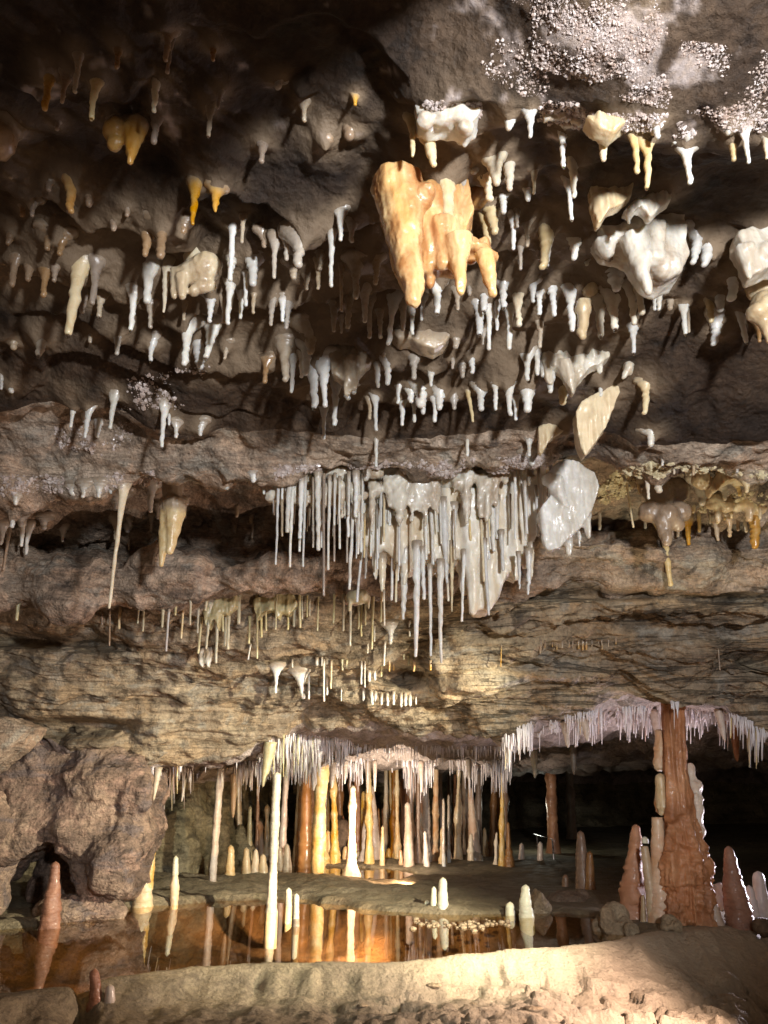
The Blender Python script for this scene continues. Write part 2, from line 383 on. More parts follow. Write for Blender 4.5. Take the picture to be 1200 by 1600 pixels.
# ------------------------------------------------------------------ the rock shell: ceiling, ledge, brow, low roof, back wall
NX = 520
XS = np.linspace(-420, 1620, NX)
def row(*kn):
    """knots (x, y, D) of one contour of the rock across the cave"""
    k = np.array([(-420,) + tuple(kn[0][1:])] + list(kn) + [(1620,) + tuple(kn[-1][1:])], float)
    y = np.interp(XS, k[:, 0], k[:, 1]); D = np.interp(XS, k[:, 0], k[:, 2])
    ker = np.hanning(17); ker /= ker.sum()
    sm = lambda a: np.convolve(np.pad(a, 8, mode='edge'), ker, 'valid')
    return P(XS, sm(y), sm(D))
def flat(y, D): return row((0, y, D), (1200, y, D))
back_row = np.stack([(XS - 600) / F * 2.4, np.full(NX, -1.4), np.full(NX, 3.3)], -1)
ROWS = [  # (contour, steps to the next one, part)
 (back_row, 20, 'ceiling'),
 (row((-300, -500, .57), (830, -500, .56), (1000, -500, .75)), 12, 'ceiling'),  # unseen dip in this and the next row, added to shade the left ceiling
 (row((-300, -300, .73), (830, -300, .72), (980, -300, .92)), 14, 'ceiling'),
 (flat(-150, 1.15), 40, 'ceiling'),
 (row((0, 20, 1.45), (700, 10, 1.43), (900, 0, 1.35), (1200, 10, 1.38)), 48, 'ceiling'),
 (row((0, 150, 1.75), (600, 160, 1.76), (720, 166, 1.72), (850, 168, 1.72), (1000, 182, 1.70), (1200, 205, 1.70)), 12, 'ceiling'),
 (row((0, 200, 1.88), (600, 200, 1.88), (720, 176, 1.80), (850, 176, 1.80), (1000, 192, 1.82), (1200, 215, 1.84)), 36, 'ceiling'),
 (row((0, 300, 2.22), (600, 300, 2.2), (900, 300, 2.22), (1200, 310, 2.2)), 44, 'ceiling'),
 (row((0, 380, 2.46), (250, 400, 2.55), (600, 430, 2.66), (1000, 430, 2.62), (1200, 420, 2.5)), 40, 'ceiling'),
 (row((0, 500, 2.92), (200, 545, 3.08), (600, 550, 3.12), (1000, 545, 3.05), (1200, 520, 2.85)), 36, 'ceiling'),
 (row((0, 575, 3.18), (200, 590, 3.28), (330, 625, 3.46), (440, 630, 3.50), (600, 655, 3.65), (900, 640, 3.45), (1200, 620, 3.25)), 14, 'ceiling'),
 (row((0, 640, 3.40), (200, 648, 3.46), (330, 668, 3.60), (420, 668, 3.60), (600, 682, 3.74), (900, 680, 3.65), (1200, 680, 3.5)), 14, 'ledge'),
 (row((0, 652, 3.56), (200, 660, 3.60), (330, 678, 3.68), (420, 690, 3.68), (600, 708, 3.85), (900, 700, 3.75), (1200, 705, 3.62)), 30, 'ledge'),
 (row((0, 772, 3.92), (120, 768, 3.92), (240, 744, 3.92), (420, 744, 3.90), (600, 735, 4.0), (800, 724, 3.95), (950, 718, 3.85), (1080, 722, 3.8), (1200, 738, 3.78)), 12, 'ledge'),
 (row((0, 764, 4.4), (240, 722, 4.7), (600, 705, 4.85), (800, 702, 4.5), (950, 700, 4.4), (1200, 722, 4.25)), 36, 'ledge'),
 (row((0, 815, 5.2), (240, 800, 5.6), (600, 795, 5.7), (800, 785, 5.3), (900, 780, 4.95), (1200, 790, 4.8)), 32, 'ledge'),
 (row((0, 868, 5.9), (240, 872, 6.0), (420, 874, 6.05), (600, 866, 6.0), (800, 850, 5.5), (900, 832, 5.3), (1200, 838, 5.2)), 12, 'ledge'),
 (row((0, 878, 5.22), (240, 884, 5.26), (420, 884, 5.34), (600, 880, 5.42), (900, 850, 5.22), (1200, 858, 5.12)), 26, 'ledge'),
 (row((0, 926, 5.34), (120, 944, 5.36), (250, 938, 5.40), (350, 922, 5.46), (450, 915, 5.5), (600, 915, 5.5), (900, 905, 5.46), (1200, 905, 5.3)), 12, 'ledge'),
 (row((0, 922, 5.75), (250, 932, 5.85), (450, 908, 5.95), (600, 912, 5.85), (800, 925, 5.62), (1200, 930, 5.42)), 36, 'brow'),
 (row((0, 985, 6.3), (300, 990, 6.45), (600, 985, 6.45), (800, 970, 5.95), (1200, 965, 5.65)), 34, 'brow'),
 (row((0, 1030, 6.5), (200, 1035, 6.7), (420, 1050, 7.0), (600, 1035, 6.75), (750, 1025, 6.3), (1200, 1010, 5.95)), 34, 'brow'),
 (row((0, 1075, 6.6), (150, 1095, 6.9), (420, 1085, 7.25), (640, 1085, 6.95), (750, 1070, 6.55), (1000, 1055, 6.4), (1200, 1060, 6.3)), 40, 'brow'),
 (row((0, 1140, 6.9), (120, 1165, 7.1), (250, 1192, 7.5), (340, 1190, 7.6), (400, 1172, 7.6), (460, 1138, 7.65), (560, 1126, 7.6), (700, 1132, 7.4), (790, 1142, 7.2), (860, 1120, 7.0), (950, 1100, 6.8), (1050, 1094, 6.7), (1150, 1106, 6.7), (1210, 1145, 6.8), (1400, 1190, 7.0)), 30, 'roof'),
 (row((0, 1160, 7.6), (120, 1172, 7.9), (250, 1190, 8.2), (400, 1172, 8.4), (460, 1150, 8.6), (560, 1150, 8.8), (700, 1158, 8.8), (790, 1150, 8.4), (860, 1118, 7.9), (950, 1099, 7.6), (1050, 1093, 7.5), (1150, 1104, 7.5), (1210, 1142, 7.6), (1400, 1186, 7.8)), 28, 'roof'),
 (row((0, 1195, 9.0), (400, 1186, 9.4), (560, 1178, 10.2), (760, 1182, 10.2), (860, 1150, 9.0), (1200, 1150, 8.8)), 30, 'roof'),
 (row((0, 1215, 10.6), (300, 1213, 10.8), (560, 1200, 12.5), (800, 1202, 12.5), (1000, 1190, 12), (1200, 1190, 12)), 20, 'roof'),
 (row((0, 1222, 11.0), (300, 1220, 11.0), (380, 1222, 13), (450, 1220, 16), (680, 1220, 16), (820, 1222, 26), (1200, 1222, 30)), 24, 'backwall'),
 (row((0, 1285, 10.4), (300, 1285, 10.5), (345, 1290, 11.6), (400, 1290, 13.5), (450, 1285, 15.5), (680, 1285, 15.5), (820, 1290, 25), (1200, 1290, 29)), 34, 'backwall'),
 (row((0, 1385, 10.3), (300, 1385, 10.4), (345, 1380, 11.4), (400, 1365, 13.2), (450, 1350, 15.0), (680, 1350, 15.0), (820, 1315, 24.5), (1200, 1310, 28)), 1, 'backwall'),
]
def catmull(rows):
    out, part, vpos = [], [], []
    pts = [r[0] for r in rows]
    for k in range(len(pts) - 1):
        p1, p2 = pts[k], pts[k + 1]
        p0 = pts[k - 1] if k else 2 * p1 - p2
        p3 = pts[k + 2] if k + 2 < len(pts) else 2 * p2 - p1
        d0 = np.sqrt(np.linalg.norm(p1 - p0, axis=1, keepdims=True)) + 1e-6
        d1 = np.sqrt(np.linalg.norm(p2 - p1, axis=1, keepdims=True)) + 1e-6
        d2 = np.sqrt(np.linalg.norm(p3 - p2, axis=1, keepdims=True)) + 1e-6
        m1 = ((p1 - p0) / d0 - (p2 - p0) / (d0 + d1) + (p2 - p1) / d1) * d1
        m2 = ((p2 - p1) / d1 - (p3 - p1) / (d1 + d2) + (p3 - p2) / d2) * d1
        n = rows[k][1]
        for j in range(n):
            t = j / n; t2, t3 = t * t, t * t * t
            out.append((2 * t3 - 3 * t2 + 1) * p1 + (t3 - 2 * t2 + t) * m1 + (-2 * t3 + 3 * t2) * p2 + (t3 - t2) * m2)
            part.append(rows[k][2]); vpos.append(k + t)
    out.append(pts[-1]); part.append(rows[-1][2]); vpos.append(len(pts) - 1)
    return np.stack(out), part, np.array(vpos)
SH, PART, VP = catmull(ROWS)
NV = len(SH)
def grid_normals(g):
    du = np.gradient(g, axis=1); dv = np.gradient(g, axis=0)
    n = np.cross(du, dv); n /= np.linalg.norm(n, axis=-1, keepdims=True) + 1e-12
    c = np.array([0, 0, EYE]) - g
    s = np.sign((n * c).sum(-1, keepdims=True)); s[s == 0] = 1
    return n
nrm = grid_normals(SH)
if (nrm[NV // 4, NX // 2] @ (np.array([0, 0, EYE]) - SH[NV // 4, NX // 2])) < 0: nrm = -nrm   # towards the open cave
# region weights
part = np.array(PART)
wp = {k: (part == k).astype(float) for k in ('ceiling', 'ledge', 'brow', 'roof', 'backwall')}
ker = np.hanning(21); ker /= ker.sum()
wp = {k: np.convolve(np.pad(v, 10, mode='edge'), ker, 'valid')[:, None] for k, v in wp.items()}
pp = SH
big = fbm(pp * 1.1, 3, 3); med = fbm(pp * 3.4, 4, 5); fin = fbm(pp * 11, 4, 9); rg = ridged(pp * np.array([2.6, 2.6, 4.5]), 4, 21)
bx = XS[None, :] + 0 * big
near_smooth = 1 - .5 * wp['ceiling']
disp = .085 * big + .06 * med * near_smooth + .014 * fin * (1 - .4 * wp['brow']) + .022 * rg * (wp['ledge'] * 1.5 + wp['brow'] * .4 + wp['ceiling'] * .35 + .5 * wp['backwall'])
disp = disp * np.clip(.35 + .16 * pp[..., 1], .45, 1.3)
# bedded strata: steps at irregular heights, weaker towards the left where the brow is massive
def strata(p, th, seed, wob):
    s = p[..., 2] / th + wob * fbm(p * np.array([.7, .7, 1.5]), 3, seed)
    k = np.floor(s); f = s - k
    h = _hash(k.astype(np.int64), 0 * k.astype(np.int64), 0 * k.astype(np.int64), seed)
    h2 = _hash(k.astype(np.int64) + 1, 0 * k.astype(np.int64), 0 * k.astype(np.int64), seed)
    return (h + (h2 - h) * sstep(.72, 1.0, f)) - .5 + .25 * (f - .5)
st = strata(pp, .085, 41, .9) * .6 + strata(pp, .033, 43, .9) * .3
right = sstep(380, 800, bx)
disp += st * (wp['brow'] * (.12 + .07 * right) + wp['ledge'] * .05 + wp['backwall'] * .08)
SH = SH + nrm * disp[..., None]
# the ceiling hangs in shallow shelves: each slopes down away from the viewer, then steps back up
ph = pp[..., 1] / .42 + .9 * fbm(pp * np.array([1.3, .8, 0]), 3, 51) + .25 * fbm(pp * 5, 3, 52)
fz = ph - np.floor(ph); saw = np.where(fz < .82, fz / .82, (1 - fz) / .18)
amp_s = .10 * (.55 + .6 * np.clip(vnoise(pp * np.array([1.1, 1.1, 0]), 53) + .3, 0, 1)) * sstep(1.2, 1.8, pp[..., 1]) * (1 - sstep(3.0, 3.5, pp[..., 1]) * .6)
amp_s = amp_s * (1 - .6 * sstep(650, 850, bx))
SH = SH - np.array([0, 0, 1.0]) * (saw * amp_s * wp['ceiling'])[..., None]
# large pockets: hollow at the left under the brow slab, dark slots in the beds
def pocket(x, y, rx, ry, depth):
    global SH
    cx = (XS[None, :] - x) / rx
    ys = proj_y(SH)
    w = np.exp(-(cx ** 2 + ((ys - y) / ry) ** 2) ** 1.5)
    w = w * ((part == 'brow') | (part == 'ledge'))[:, None]
    SH = SH + np.array([0, 1.0, .15]) * (w * depth)[..., None]
def proj(p):
    d = p[..., 1] * CT + (p[..., 2] - EYE) * ST; u = -p[..., 1] * ST + (p[..., 2] - EYE) * CT
    return 600 + F * p[..., 0] / d, 800 - F * u / d
def proj_y(p):
    d = p[..., 1] * CT + (p[..., 2] - EYE) * ST; u = -p[..., 1] * ST + (p[..., 2] - EYE) * CT
    return 800 - F * u / np.maximum(d, .05)
pocket(100, 1140, 90, 16, .55)
pocket(40, 1000, 110, 10, .3); pocket(130, 1010, 60, 8, .2)
pocket(625, 1055, 34, 18, .35)
pocket(930, 928, 110, 8, .22); pocket(1150, 935, 70, 7, .22)
pocket(960, 815, 70, 12, .25)
pocket(1190, 1035, 30, 12, .3)

ii, jj = np.meshgrid(np.arange(NV - 1), np.arange(NX - 1), indexing='ij')
QUADS = np.stack([ii * NX + jj, ii * NX + jj + 1, (ii + 1) * NX + jj + 1, (ii + 1) * NX + jj], -1)
def shell_bvh():
    return BVHTree.FromPolygons(SH.reshape(-1, 3).tolist(), QUADS[::1].reshape(-1, 4).tolist())
BV = shell_bvh()
CAMV = Vector((0, 0, EYE))
def hit(x, y, default=4.0):
    h = BV.ray_cast(CAMV, ray(x, y))
    return np.array(h[0]) if h[0] is not None else P(x, y, default)
CUSPS = []       # (point, radius, strength): where flowstone pulls the ceiling down around a root
# ------------------------------------------------------------------ hanging formations, measured on the photograph in thirds of a pixel:
# (origin x, origin y, default colour, depth or 0, "root x, root y, tip x, tip y, width + colour + marks"): d = water drop, f = flared root, k = pointed
ZONES = [
(0, 0, 'b', 0, """370,245,350,430,30g 555,215,548,315,30 800,130,775,280,34 806,150,782,338,26 1000,205,998,280,30 235,340,208,510,44o 315,335,290,478,32 460,360,430,550,40cd
735,360,720,520,36c 740,520,720,665,38 1035,420,1020,505,26 990,470,978,635,28gdf 265,560,268,605,28 235,840,228,890,24 345,830,330,990,56o 160,930,150,1010,30f 540,1000,530,1075,34f
760,1030,750,1200,50f 690,1080,682,1195,34 920,850,902,1050,32ok 1015,880,1008,990,32ok 1090,1040,1078,1310,34w 1140,990,1132,1135,26g 60,1060,38,1140,30f 230,1080,220,1165,36f 295,1100,280,1190,34f
50,815,50,832,16g 110,960,104,1010,26 420,900,415,960,30 600,960,596,1010,28 860,1050,858,1088,44"""),
(400, 0, 'b', 0, """105,365,103,410,32g 225,470,225,565,28g 25,650,28,755,40 440,580,438,640,50 330,590,330,655,60f 565,800,565,940,28g 400,980,398,1122,26w 450,1040,448,1130,28g 357,1075,352,1340,28w
30,1090,38,1155,24f 88,1110,84,1300,24g 145,1110,143,1215,26g 215,1090,198,1240,52gf 735,530,735,730,40ck 800,560,832,770,70ck 975,600,970,645,66w 1185,520,1185,600,50w 1100,690,1130,860,66ck 1180,740,1190,885,40c
1065,790,1098,930,42cf 1025,760,1025,800,40g 1160,890,1162,992,34w 1090,940,1118,1088,58c 1070,980,1090,1165,42c 862,790,910,1060,74cfk 730,740,735,862,74c 970,820,970,915,40g 1000,900,1000,970,50c
465,440,465,490,22o 300,1180,298,1260,24g"""),
(800, 0, 'w', 0, """85,500,85,640,26f 235,600,240,778,32df 420,600,430,748,36cf 570,620,588,805,34c 630,640,635,878,34cdf 675,570,680,640,40 810,680,838,855,32f 1015,590,1015,622,36 1030,640,1040,748,34cf 1085,580,1112,760,30f
1190,650,1195,740,24c 290,740,292,920,40c 255,820,278,1027,30d 105,790,103,905,22c 70,850,74,935,30f 25,970,25,1062,24g 5,1000,6,1165,28 68,1030,72,1152,26g 165,1060,150,1250,44c 185,1080,165,1245,26d
300,1070,290,1210,46f 870,1080,850,1230,40f 930,1130,905,1240,44f 40,1140,40,1260,24g 130,1150,130,1210,30g 440,1100,440,1185,66cf"""),
(0, 400, 'g', 0, """70,0,55,135,36b 140,20,130,110,36b 215,40,205,185,36b 260,30,255,115,28b 380,20,320,360,56cd 400,150,383,260,30b 450,10,430,220,40b 480,150,463,280,30df 635,160,613,342,30wd 705,20,690,210,50w
710,220,705,332,26 785,20,768,262,28ck 1085,0,1078,105,30w 1080,110,1065,315,26w 870,200,862,298,26 990,180,982,305,34w 885,300,867,505,36wf 1010,290,965,470,38wd 930,390,940,520,44w 1135,150,1128,290,26w
1155,60,1152,230,24w 1190,160,1186,265,26 1190,0,1185,130,40w 1050,180,1050,310,28 65,370,62,430,30f 200,350,180,460,44df 425,350,422,402,24 555,340,548,458,36f 715,375,705,487,34wdf 1060,410,1053,480,26f
8,560,6,622,20w 55,590,52,635,26wf 348,700,332,800,24w 425,690,398,848,26wf 465,750,455,845,30w 540,640,518,805,26w 395,730,392,775,20w 775,690,758,892,26wd 792,730,792,790,18w 828,780,825,848,20w
942,780,940,838,28wf 1070,1000,1070,1028,26wf 1055,1045,1057,1085,34wf 1190,1015,1187,1055,24wf"""),
(0, 700, 'w', 0, """340,185,342,212,26f 400,170,388,228,26f 465,165,462,228,28f 518,180,518,210,22 548,220,548,275,36f 583,165,512,748,24c 710,160,703,295,28f 545,335,545,425,36c 605,335,612,365,18 595,365,597,390,26
865,280,868,325,22 740,270,738,330,20g 712,320,708,390,20g 60,300,57,368,26f 100,310,97,362,26f 105,350,100,457,22 140,360,122,497,22 10,355,5,448,24 205,330,208,375,26f 298,370,292,437,20f 75,225,72,262,22
85,735,78,805,14yf 35,440,17,570,12b 515,770,512,925,8b 565,750,558,845,12c 478,770,478,825,8b 650,765,645,820,8y 673,765,670,858,10y 765,760,760,838,12y 793,760,778,950,10w 823,745,822,782,10y 858,760,850,890,10c
893,720,890,827,10y 930,765,925,865,10y 968,720,962,760,12y 945,800,930,960,12y 985,740,965,940,18y 1020,740,1012,1005,14y 1045,740,1045,858,10y 1060,760,1055,925,12y 1075,740,1068,940,14y 1120,700,1120,820,16y
1170,800,1167,915,10y 1175,920,1163,990,8w 605,435,604,475,10b 1112,280,1110,320,16g 1180,320,1178,350,16g 1185,360,1182,420,12g 1100,370,1100,390,14g"""),
(400, 400, 'g', 0, """80,190,70,322,26 125,190,124,305,24wd 150,200,143,337,26 175,30,175,100,30 190,0,200,40,32w 240,80,237,155,24 295,0,294,152,26 400,20,400,255,20 470,20,468,192,34f 565,0,560,127,28 370,200,365,350,28f
400,260,400,358,20 440,170,430,335,30d 510,150,510,305,26 535,180,533,378,24 580,240,583,380,22 650,170,622,410,30w 690,180,690,348,24 733,240,733,365,20wd 790,170,778,298,24w 850,120,852,262,32wd 945,150,945,252,22d
1075,140,1070,250,34wdf 1045,210,1050,360,34wd 1000,130,1000,180,20 1130,200,1130,345,22w 1095,220,1090,435,26w 1062,330,1060,412,20 1160,110,1162,235,30wd 1190,210,1188,432,28w 250,320,255,450,40f 130,400,140,580,40
175,450,168,636,26w 215,440,215,565,26w 240,400,232,550,34w 275,480,275,705,38wdf 315,460,322,700,30wf 315,690,318,856,20w 375,560,370,790,26wdf 425,560,430,665,30w 465,540,460,640,26w 570,490,571,612,22w
620,470,618,597,30wf 745,450,742,572,26 820,530,820,608,24w 935,370,935,425,24 1010,450,1014,545,26wf 970,490,968,565,28 922,470,922,525,18 668,590,667,688,20w 720,595,725,680,34w 775,600,770,695,40w 785,640,782,735,22w
865,620,862,712,36w 838,640,838,773,24w 928,650,929,713,24 990,620,1018,775,18c 1052,610,1055,717,28w 687,660,685,790,26w 742,660,743,775,18w 535,660,532,762,22 558,640,562,815,22w 1120,570,1123,718,26wf
1180,570,1190,742,34wf 563,850,563,985,18w 990,850,990,935,14w 60,470,40,590,30bf 350,440,352,520,26 480,560,480,600,30w 600,430,600,470,24"""),
(800, 400, 'w', 0, """40,0,40,60,22 30,150,35,322,36c 95,110,97,212,24 122,150,130,272,26d 185,130,198,275,26 130,280,132,425,26g 265,120,284,345,40 410,180,415,370,36cd 465,170,482,333,40cd 480,60,488,150,46 545,100,575,315,34c
585,80,610,265,44c 668,140,668,250,24 690,140,690,250,28 570,300,570,450,26df 740,180,740,245,24g 800,190,812,362,30df 825,230,828,355,14g 930,190,935,305,30c 970,140,978,252,34f 1040,60,1030,195,50
975,290,950,410,36f 1070,250,1097,402,30d 1150,300,1160,400,20b 70,440,72,578,30 115,430,118,553,28 150,460,145,560,30 190,480,180,635,36 235,580,237,687,36c 255,590,255,657,20 420,580,415,655,26f 625,580,622,735,30c
655,810,650,885,26f 15,630,17,765,22 70,560,75,720,44f 80,845,80,935,22 100,920,98,975,30f 350,0,352,40,20"""),
(400, 700, 'w', 4.0, """85,220,85,310,20 105,300,92,545,18 160,240,147,390,30f 125,300,122,412,22g 175,330,158,555,22 215,200,207,420,32 210,420,203,482,16 232,300,220,555,18 290,180,293,475,34f 315,160,310,330,20 280,140,278,190,26
345,280,337,568,20 372,200,368,315,20 370,310,367,360,14 392,330,392,470,14 268,420,268,465,12g 318,480,318,690,16b 367,430,367,530,12b 435,170,433,312,18 455,130,452,225,20 430,330,433,415,24 430,420,427,535,18g
468,140,465,320,28f 490,220,478,495,22 500,300,497,380,12 462,380,437,660,22 42,130,42,158,22f 37,180,37,213,16 143,170,143,213,20 123,190,123,237,14 430,105,422,150,26f 520,110,515,145,40f"""),
(400, 700, 'w', 4.27, """500,440,473,720,16 515,480,512,610,18g 545,270,545,402,12 578,300,572,515,14 628,240,628,360,16 608,260,603,405,20 610,120,607,240,16f 650,170,648,310,34f 697,160,695,310,24f 682,280,665,620,18 680,60,665,160,40f
745,200,743,405,16f 755,20,752,100,24f 762,90,763,232,20 815,150,830,545,26f 795,230,798,520,22 850,230,850,350,16 885,80,883,290,18 845,80,845,168,18f 880,260,895,630,40k 962,60,965,180,40f 985,150,985,340,40k
985,330,990,500,18 925,280,930,465,34k 1045,80,1050,270,20 1085,60,1085,190,36f 1100,100,1115,480,40k 1130,0,1140,260,16 1130,240,1130,420,30 1070,440,1090,780,24 975,490,965,810,20 990,500,1003,775,26k
1150,400,1158,570,24 1190,230,1195,375,14 700,480,690,800,40k 755,460,748,975,40k 815,560,820,972,24 865,540,868,1005,34k 780,480,790,705,26 640,480,635,710,16 590,520,590,715,34ck 600,680,603,830,10c 918,450,918,765,22ck
898,630,902,715,14c 855,390,855,560,14 660,560,655,720,14c 730,300,728,440,18 1060,200,1062,380,20 1090,420,1092,520,18 950,360,955,480,18"""),
(400, 700, 'y', 0, """5,700,5,985,10 25,760,25,885,12 45,710,47,855,10 97,690,92,850,10 150,780,150,850,10 185,700,178,835,12 205,690,207,840,12 215,700,217,800,8 240,690,240,790,8 252,720,252,785,8 292,700,288,855,8 368,690,362,820,10
410,690,407,855,12 445,700,440,925,12 480,740,480,845,10 495,730,492,880,10 513,740,513,828,8 550,700,542,940,12 587,700,585,815,8 630,830,630,915,22wf 605,910,600,1018,10w 555,840,555,905,8w 523,920,523,960,8w 720,820,720,880,10w
95,1020,90,1145,22wf 205,1050,220,1170,30wf 248,1060,247,1175,10w 318,1000,318,1185,10w 353,1005,350,1125,10c 333,1080,333,1155,10w 400,1130,400,1185,6w 170,1000,170,1028,8w 285,990,285,1015,14w 308,980,308,1020,8w
403,1000,405,1040,10 425,1005,425,1028,8 495,1010,493,1105,10w 510,1010,510,1120,8w 530,1050,530,1090,14w 555,1050,558,1085,12w 588,1020,588,1070,8 625,1000,625,1045,8o 645,1010,645,1040,8o 693,970,693,990,8 715,980,715,1015,10
740,1000,740,1045,10o 818,1005,818,1040,10o 1150,925,1148,1025,5o 505,1130,505,1180,16w 540,1150,545,1200,16w 590,1160,588,1200,12w 615,1160,617,1205,12w 645,1150,645,1200,12w 680,1160,680,1210,12w 700,1160,702,1205,14w
722,1160,722,1205,14w 750,1165,750,1200,8w 560,1150,560,1190,12w"""),
(800, 700, 'c', 0, """525,110,530,155,20g 535,155,568,370,10 585,150,600,210,14 635,130,640,235,18f 685,110,688,200,40f 680,200,680,240,8 672,80,672,108,12 705,50,705,80,10w 743,225,745,262,14w 785,150,775,215,16b 810,150,815,218,14b
760,85,760,120,10 880,150,890,260,36f 855,60,852,125,18of 950,110,960,150,30f 1000,180,1000,240,22f 1060,170,1068,220,20f 1100,140,1100,205,30f 1055,88,1055,112,12w 960,210,962,242,12 700,330,742,640,36 625,320,625,375,14w
678,370,680,398,12 735,370,733,408,14w 780,330,778,415,24g 825,340,828,450,22o 875,310,878,390,16 960,330,965,430,22o 1018,320,1020,412,22o 975,270,965,350,20 1000,290,998,335,12 1030,270,1030,325,14 1100,240,1110,330,20
1090,300,1098,390,16 1140,290,1140,460,56o 410,300,412,380,14w 930,310,930,350,12 968,950,975,1040,6b 1165,250,1163,330,14 905,220,903,290,18 850,260,852,300,14 1060,330,1060,385,14b
135,910,133,962,6o 155,912,155,936,6o 190,912,190,930,6o 210,915,210,945,6o 235,915,235,935,8o 268,912,268,932,6o 285,915,285,935,6o 312,912,312,938,10o 332,910,332,944,10o 348,910,348,942,10o 375,912,375,928,6o
420,905,424,944,6o 452,905,452,930,6o 487,900,487,918,8o 405,910,404,930,6o"""),
(800, 700, 'w', 4.15, """315,380,315,460,26k 260,420,262,505,22k 78,490,75,685,30k 30,500,35,660,22k 90,460,92,600,30ck 178,50,200,335,20 15,70,15,425,18 35,90,65,430,18 60,170,70,400,16 112,190,123,410,16 125,110,125,230,14 95,50,98,130,20f 148,150,148,265,8"""),
]
MATN = {'w': 'white', 'g': 'grey', 'c': 'cream', 'b': 'brown', 'o': 'orange', 'y': 'yellow'}
COLW = {'w': 'white', 'g': 'grey', 'c': 'cream', 'b': 'brown', 'o': 'orange', 'y': 'yellow'}
import re
import numpy as np
_r = np.random.RandomState(31); _s = []
for k in range(44):                                   # the finest straws of the curtain
    x = 175 * 3 * .32 + 430 * _r.rand() ** .9 * 2.2; y = 110 + 240 * _r.rand() ** 1.3; y2 = min(y + 110 + 330 * _r.rand() ** 1.5, np.interp(x, [130, 480, 720, 870, 1110, 1300], [420, 520, 760, 860, 640, 420]) * _r.uniform(.72, 1.0)); y2 = max(y2, y + 60); _s.append('%d,%d,%d,%d,%d%s' % (x, y, x + (x - 600) * .03, y2, 8 + 8 * _r.rand(), 'wwwcg'[k % 5]))
ZONES.append((400, 700, 'w', 4.2, ' '.join(_s)))
ITEMS = []
for ox, oy, dc, dep, txt in ZONES:
    for tok in txt.split():
        a = re.match(r'([-\d.]+),([-\d.]+),([-\d.]+),([-\d.]+),([\d.]+)([a-z]*)$', tok)
        x0, y0, x1, y1, w = [float(v) for v in a.groups()[:5]]; fl = a.group(6)
        col = fl[0] if fl and fl[0] in MATN else dc
        marks = fl[1:] if fl and fl[0] in MATN else fl
        if dep == 4.0: y0 = min(y0, 118 + (x0 * 7) % 46)          # rooted along the lip itself
        ITEMS.append(dict(x0=ox + x0 / 3, y0=oy + y0 / 3, x1=ox + x1 / 3, y1=oy + y1 / 3, w=w / 3, col=col, marks=marks, D=dep))
# ------------------------------------------------------------------ build stalactites and soda straws
ORD = ['', 'first', 'second', 'third', 'fourth', 'fifth', 'sixth', 'seventh', 'eighth', 'ninth', 'tenth', 'eleventh', 'twelfth', 'thirteenth', 'fourteenth', 'fifteenth', 'sixteenth',
       'seventeenth', 'eighteenth', 'nineteenth', 'twentieth']
PLACES = [  # (test on photo position, phrase)
 (lambda x, y: x < 420 and y < 95, 'on the dark ceiling nearest the viewer'),
 (lambda x, y: x < 420 and y < 190, 'around the dim brown lump'),
 (lambda x, y: x < 420 and y < 300, 'on the ceiling below the brown lump'),
 (lambda x, y: x < 220 and y < 372, 'on the dim shadowed edge'),
 (lambda x, y: x < 600 and y < 300, 'on the bare dark ceiling'),
 (lambda x, y: x < 600 and y < 400, 'in the dim row beside the orange mass'),
 (lambda x, y: x < 780 and y < 225, 'above the big orange mass'),
 (lambda x, y: x < 810 and y < 400, 'crowding beside the orange mass'),
 (lambda x, y: y < 225, 'along the frosted crystal edge'),
 (lambda x, y: x < 905 and y < 420, 'just before the cream folded drapery'),
 (lambda x, y: y < 420, 'around the white flowstone block'),
 (lambda x, y: x < 260 and y < 470, 'on the dim ceiling beside the cream lump'),
 (lambda x, y: x < 420 and y < 470, 'around the cream lump'),
 (lambda x, y: x < 420 and y < 560, 'over the shadow-striped ledge'),
 (lambda x, y: x < 420 and y < 720, 'on the shadow-striped ledge'),
 (lambda x, y: x < 610 and y < 500, 'in the crowd below the dark hollow'),
 (lambda x, y: x < 610 and y < 720, 'in the low cluster above the pale ledge'),
 (lambda x, y: x < 810 and y < 500, 'under the big orange mass'),
 (lambda x, y: x < 810 and y < 580, 'below the hanging stone skirt'),
 (lambda x, y: x < 810 and y < 700, 'in the band above the great curtain'),
 (lambda x, y: x >= 1020 and y < 540, 'beside the right white knob'),
 (lambda x, y: x < 1020 and y < 520, 'under the white flowstone block'),
 (lambda x, y: y < 705, 'around the tan leaf drapery'),
 (lambda x, y: x < 120 and y < 900, 'under the bright left ledge'),
 (lambda x, y: x < 420 and y < 900, 'around the pale forked stalactite'),
 (lambda x, y: x < 320, 'under the banded grey ledge'),
 (lambda x, y: x < 560 and y < 905, 'left of the great pale curtain'),
 (lambda x, y: x < 660 and y < 900, 'on the left half of the great curtain'),
 (lambda x, y: x < 830 and y < 905, 'on the front of the great curtain'),
 (lambda x, y: x < 960 and y < 905, 'beside the white blade of stone'),
 (lambda x, y: x < 430 and y < 1000, 'in the yellow fringe below the ledge'),
 (lambda x, y: x < 620 and y < 1010, 'in the yellow fringe by the small dome'),
 (lambda x, y: x < 560 and y < 1200, 'on the brown brow of rock'),
 (lambda x, y: x < 830 and y < 1200, 'on the yellow lit brow of rock'),
 (lambda x, y: y > 960, 'along a line of the layered wall'),
 (lambda x, y: True, 'in the honey coloured cluster'),
]
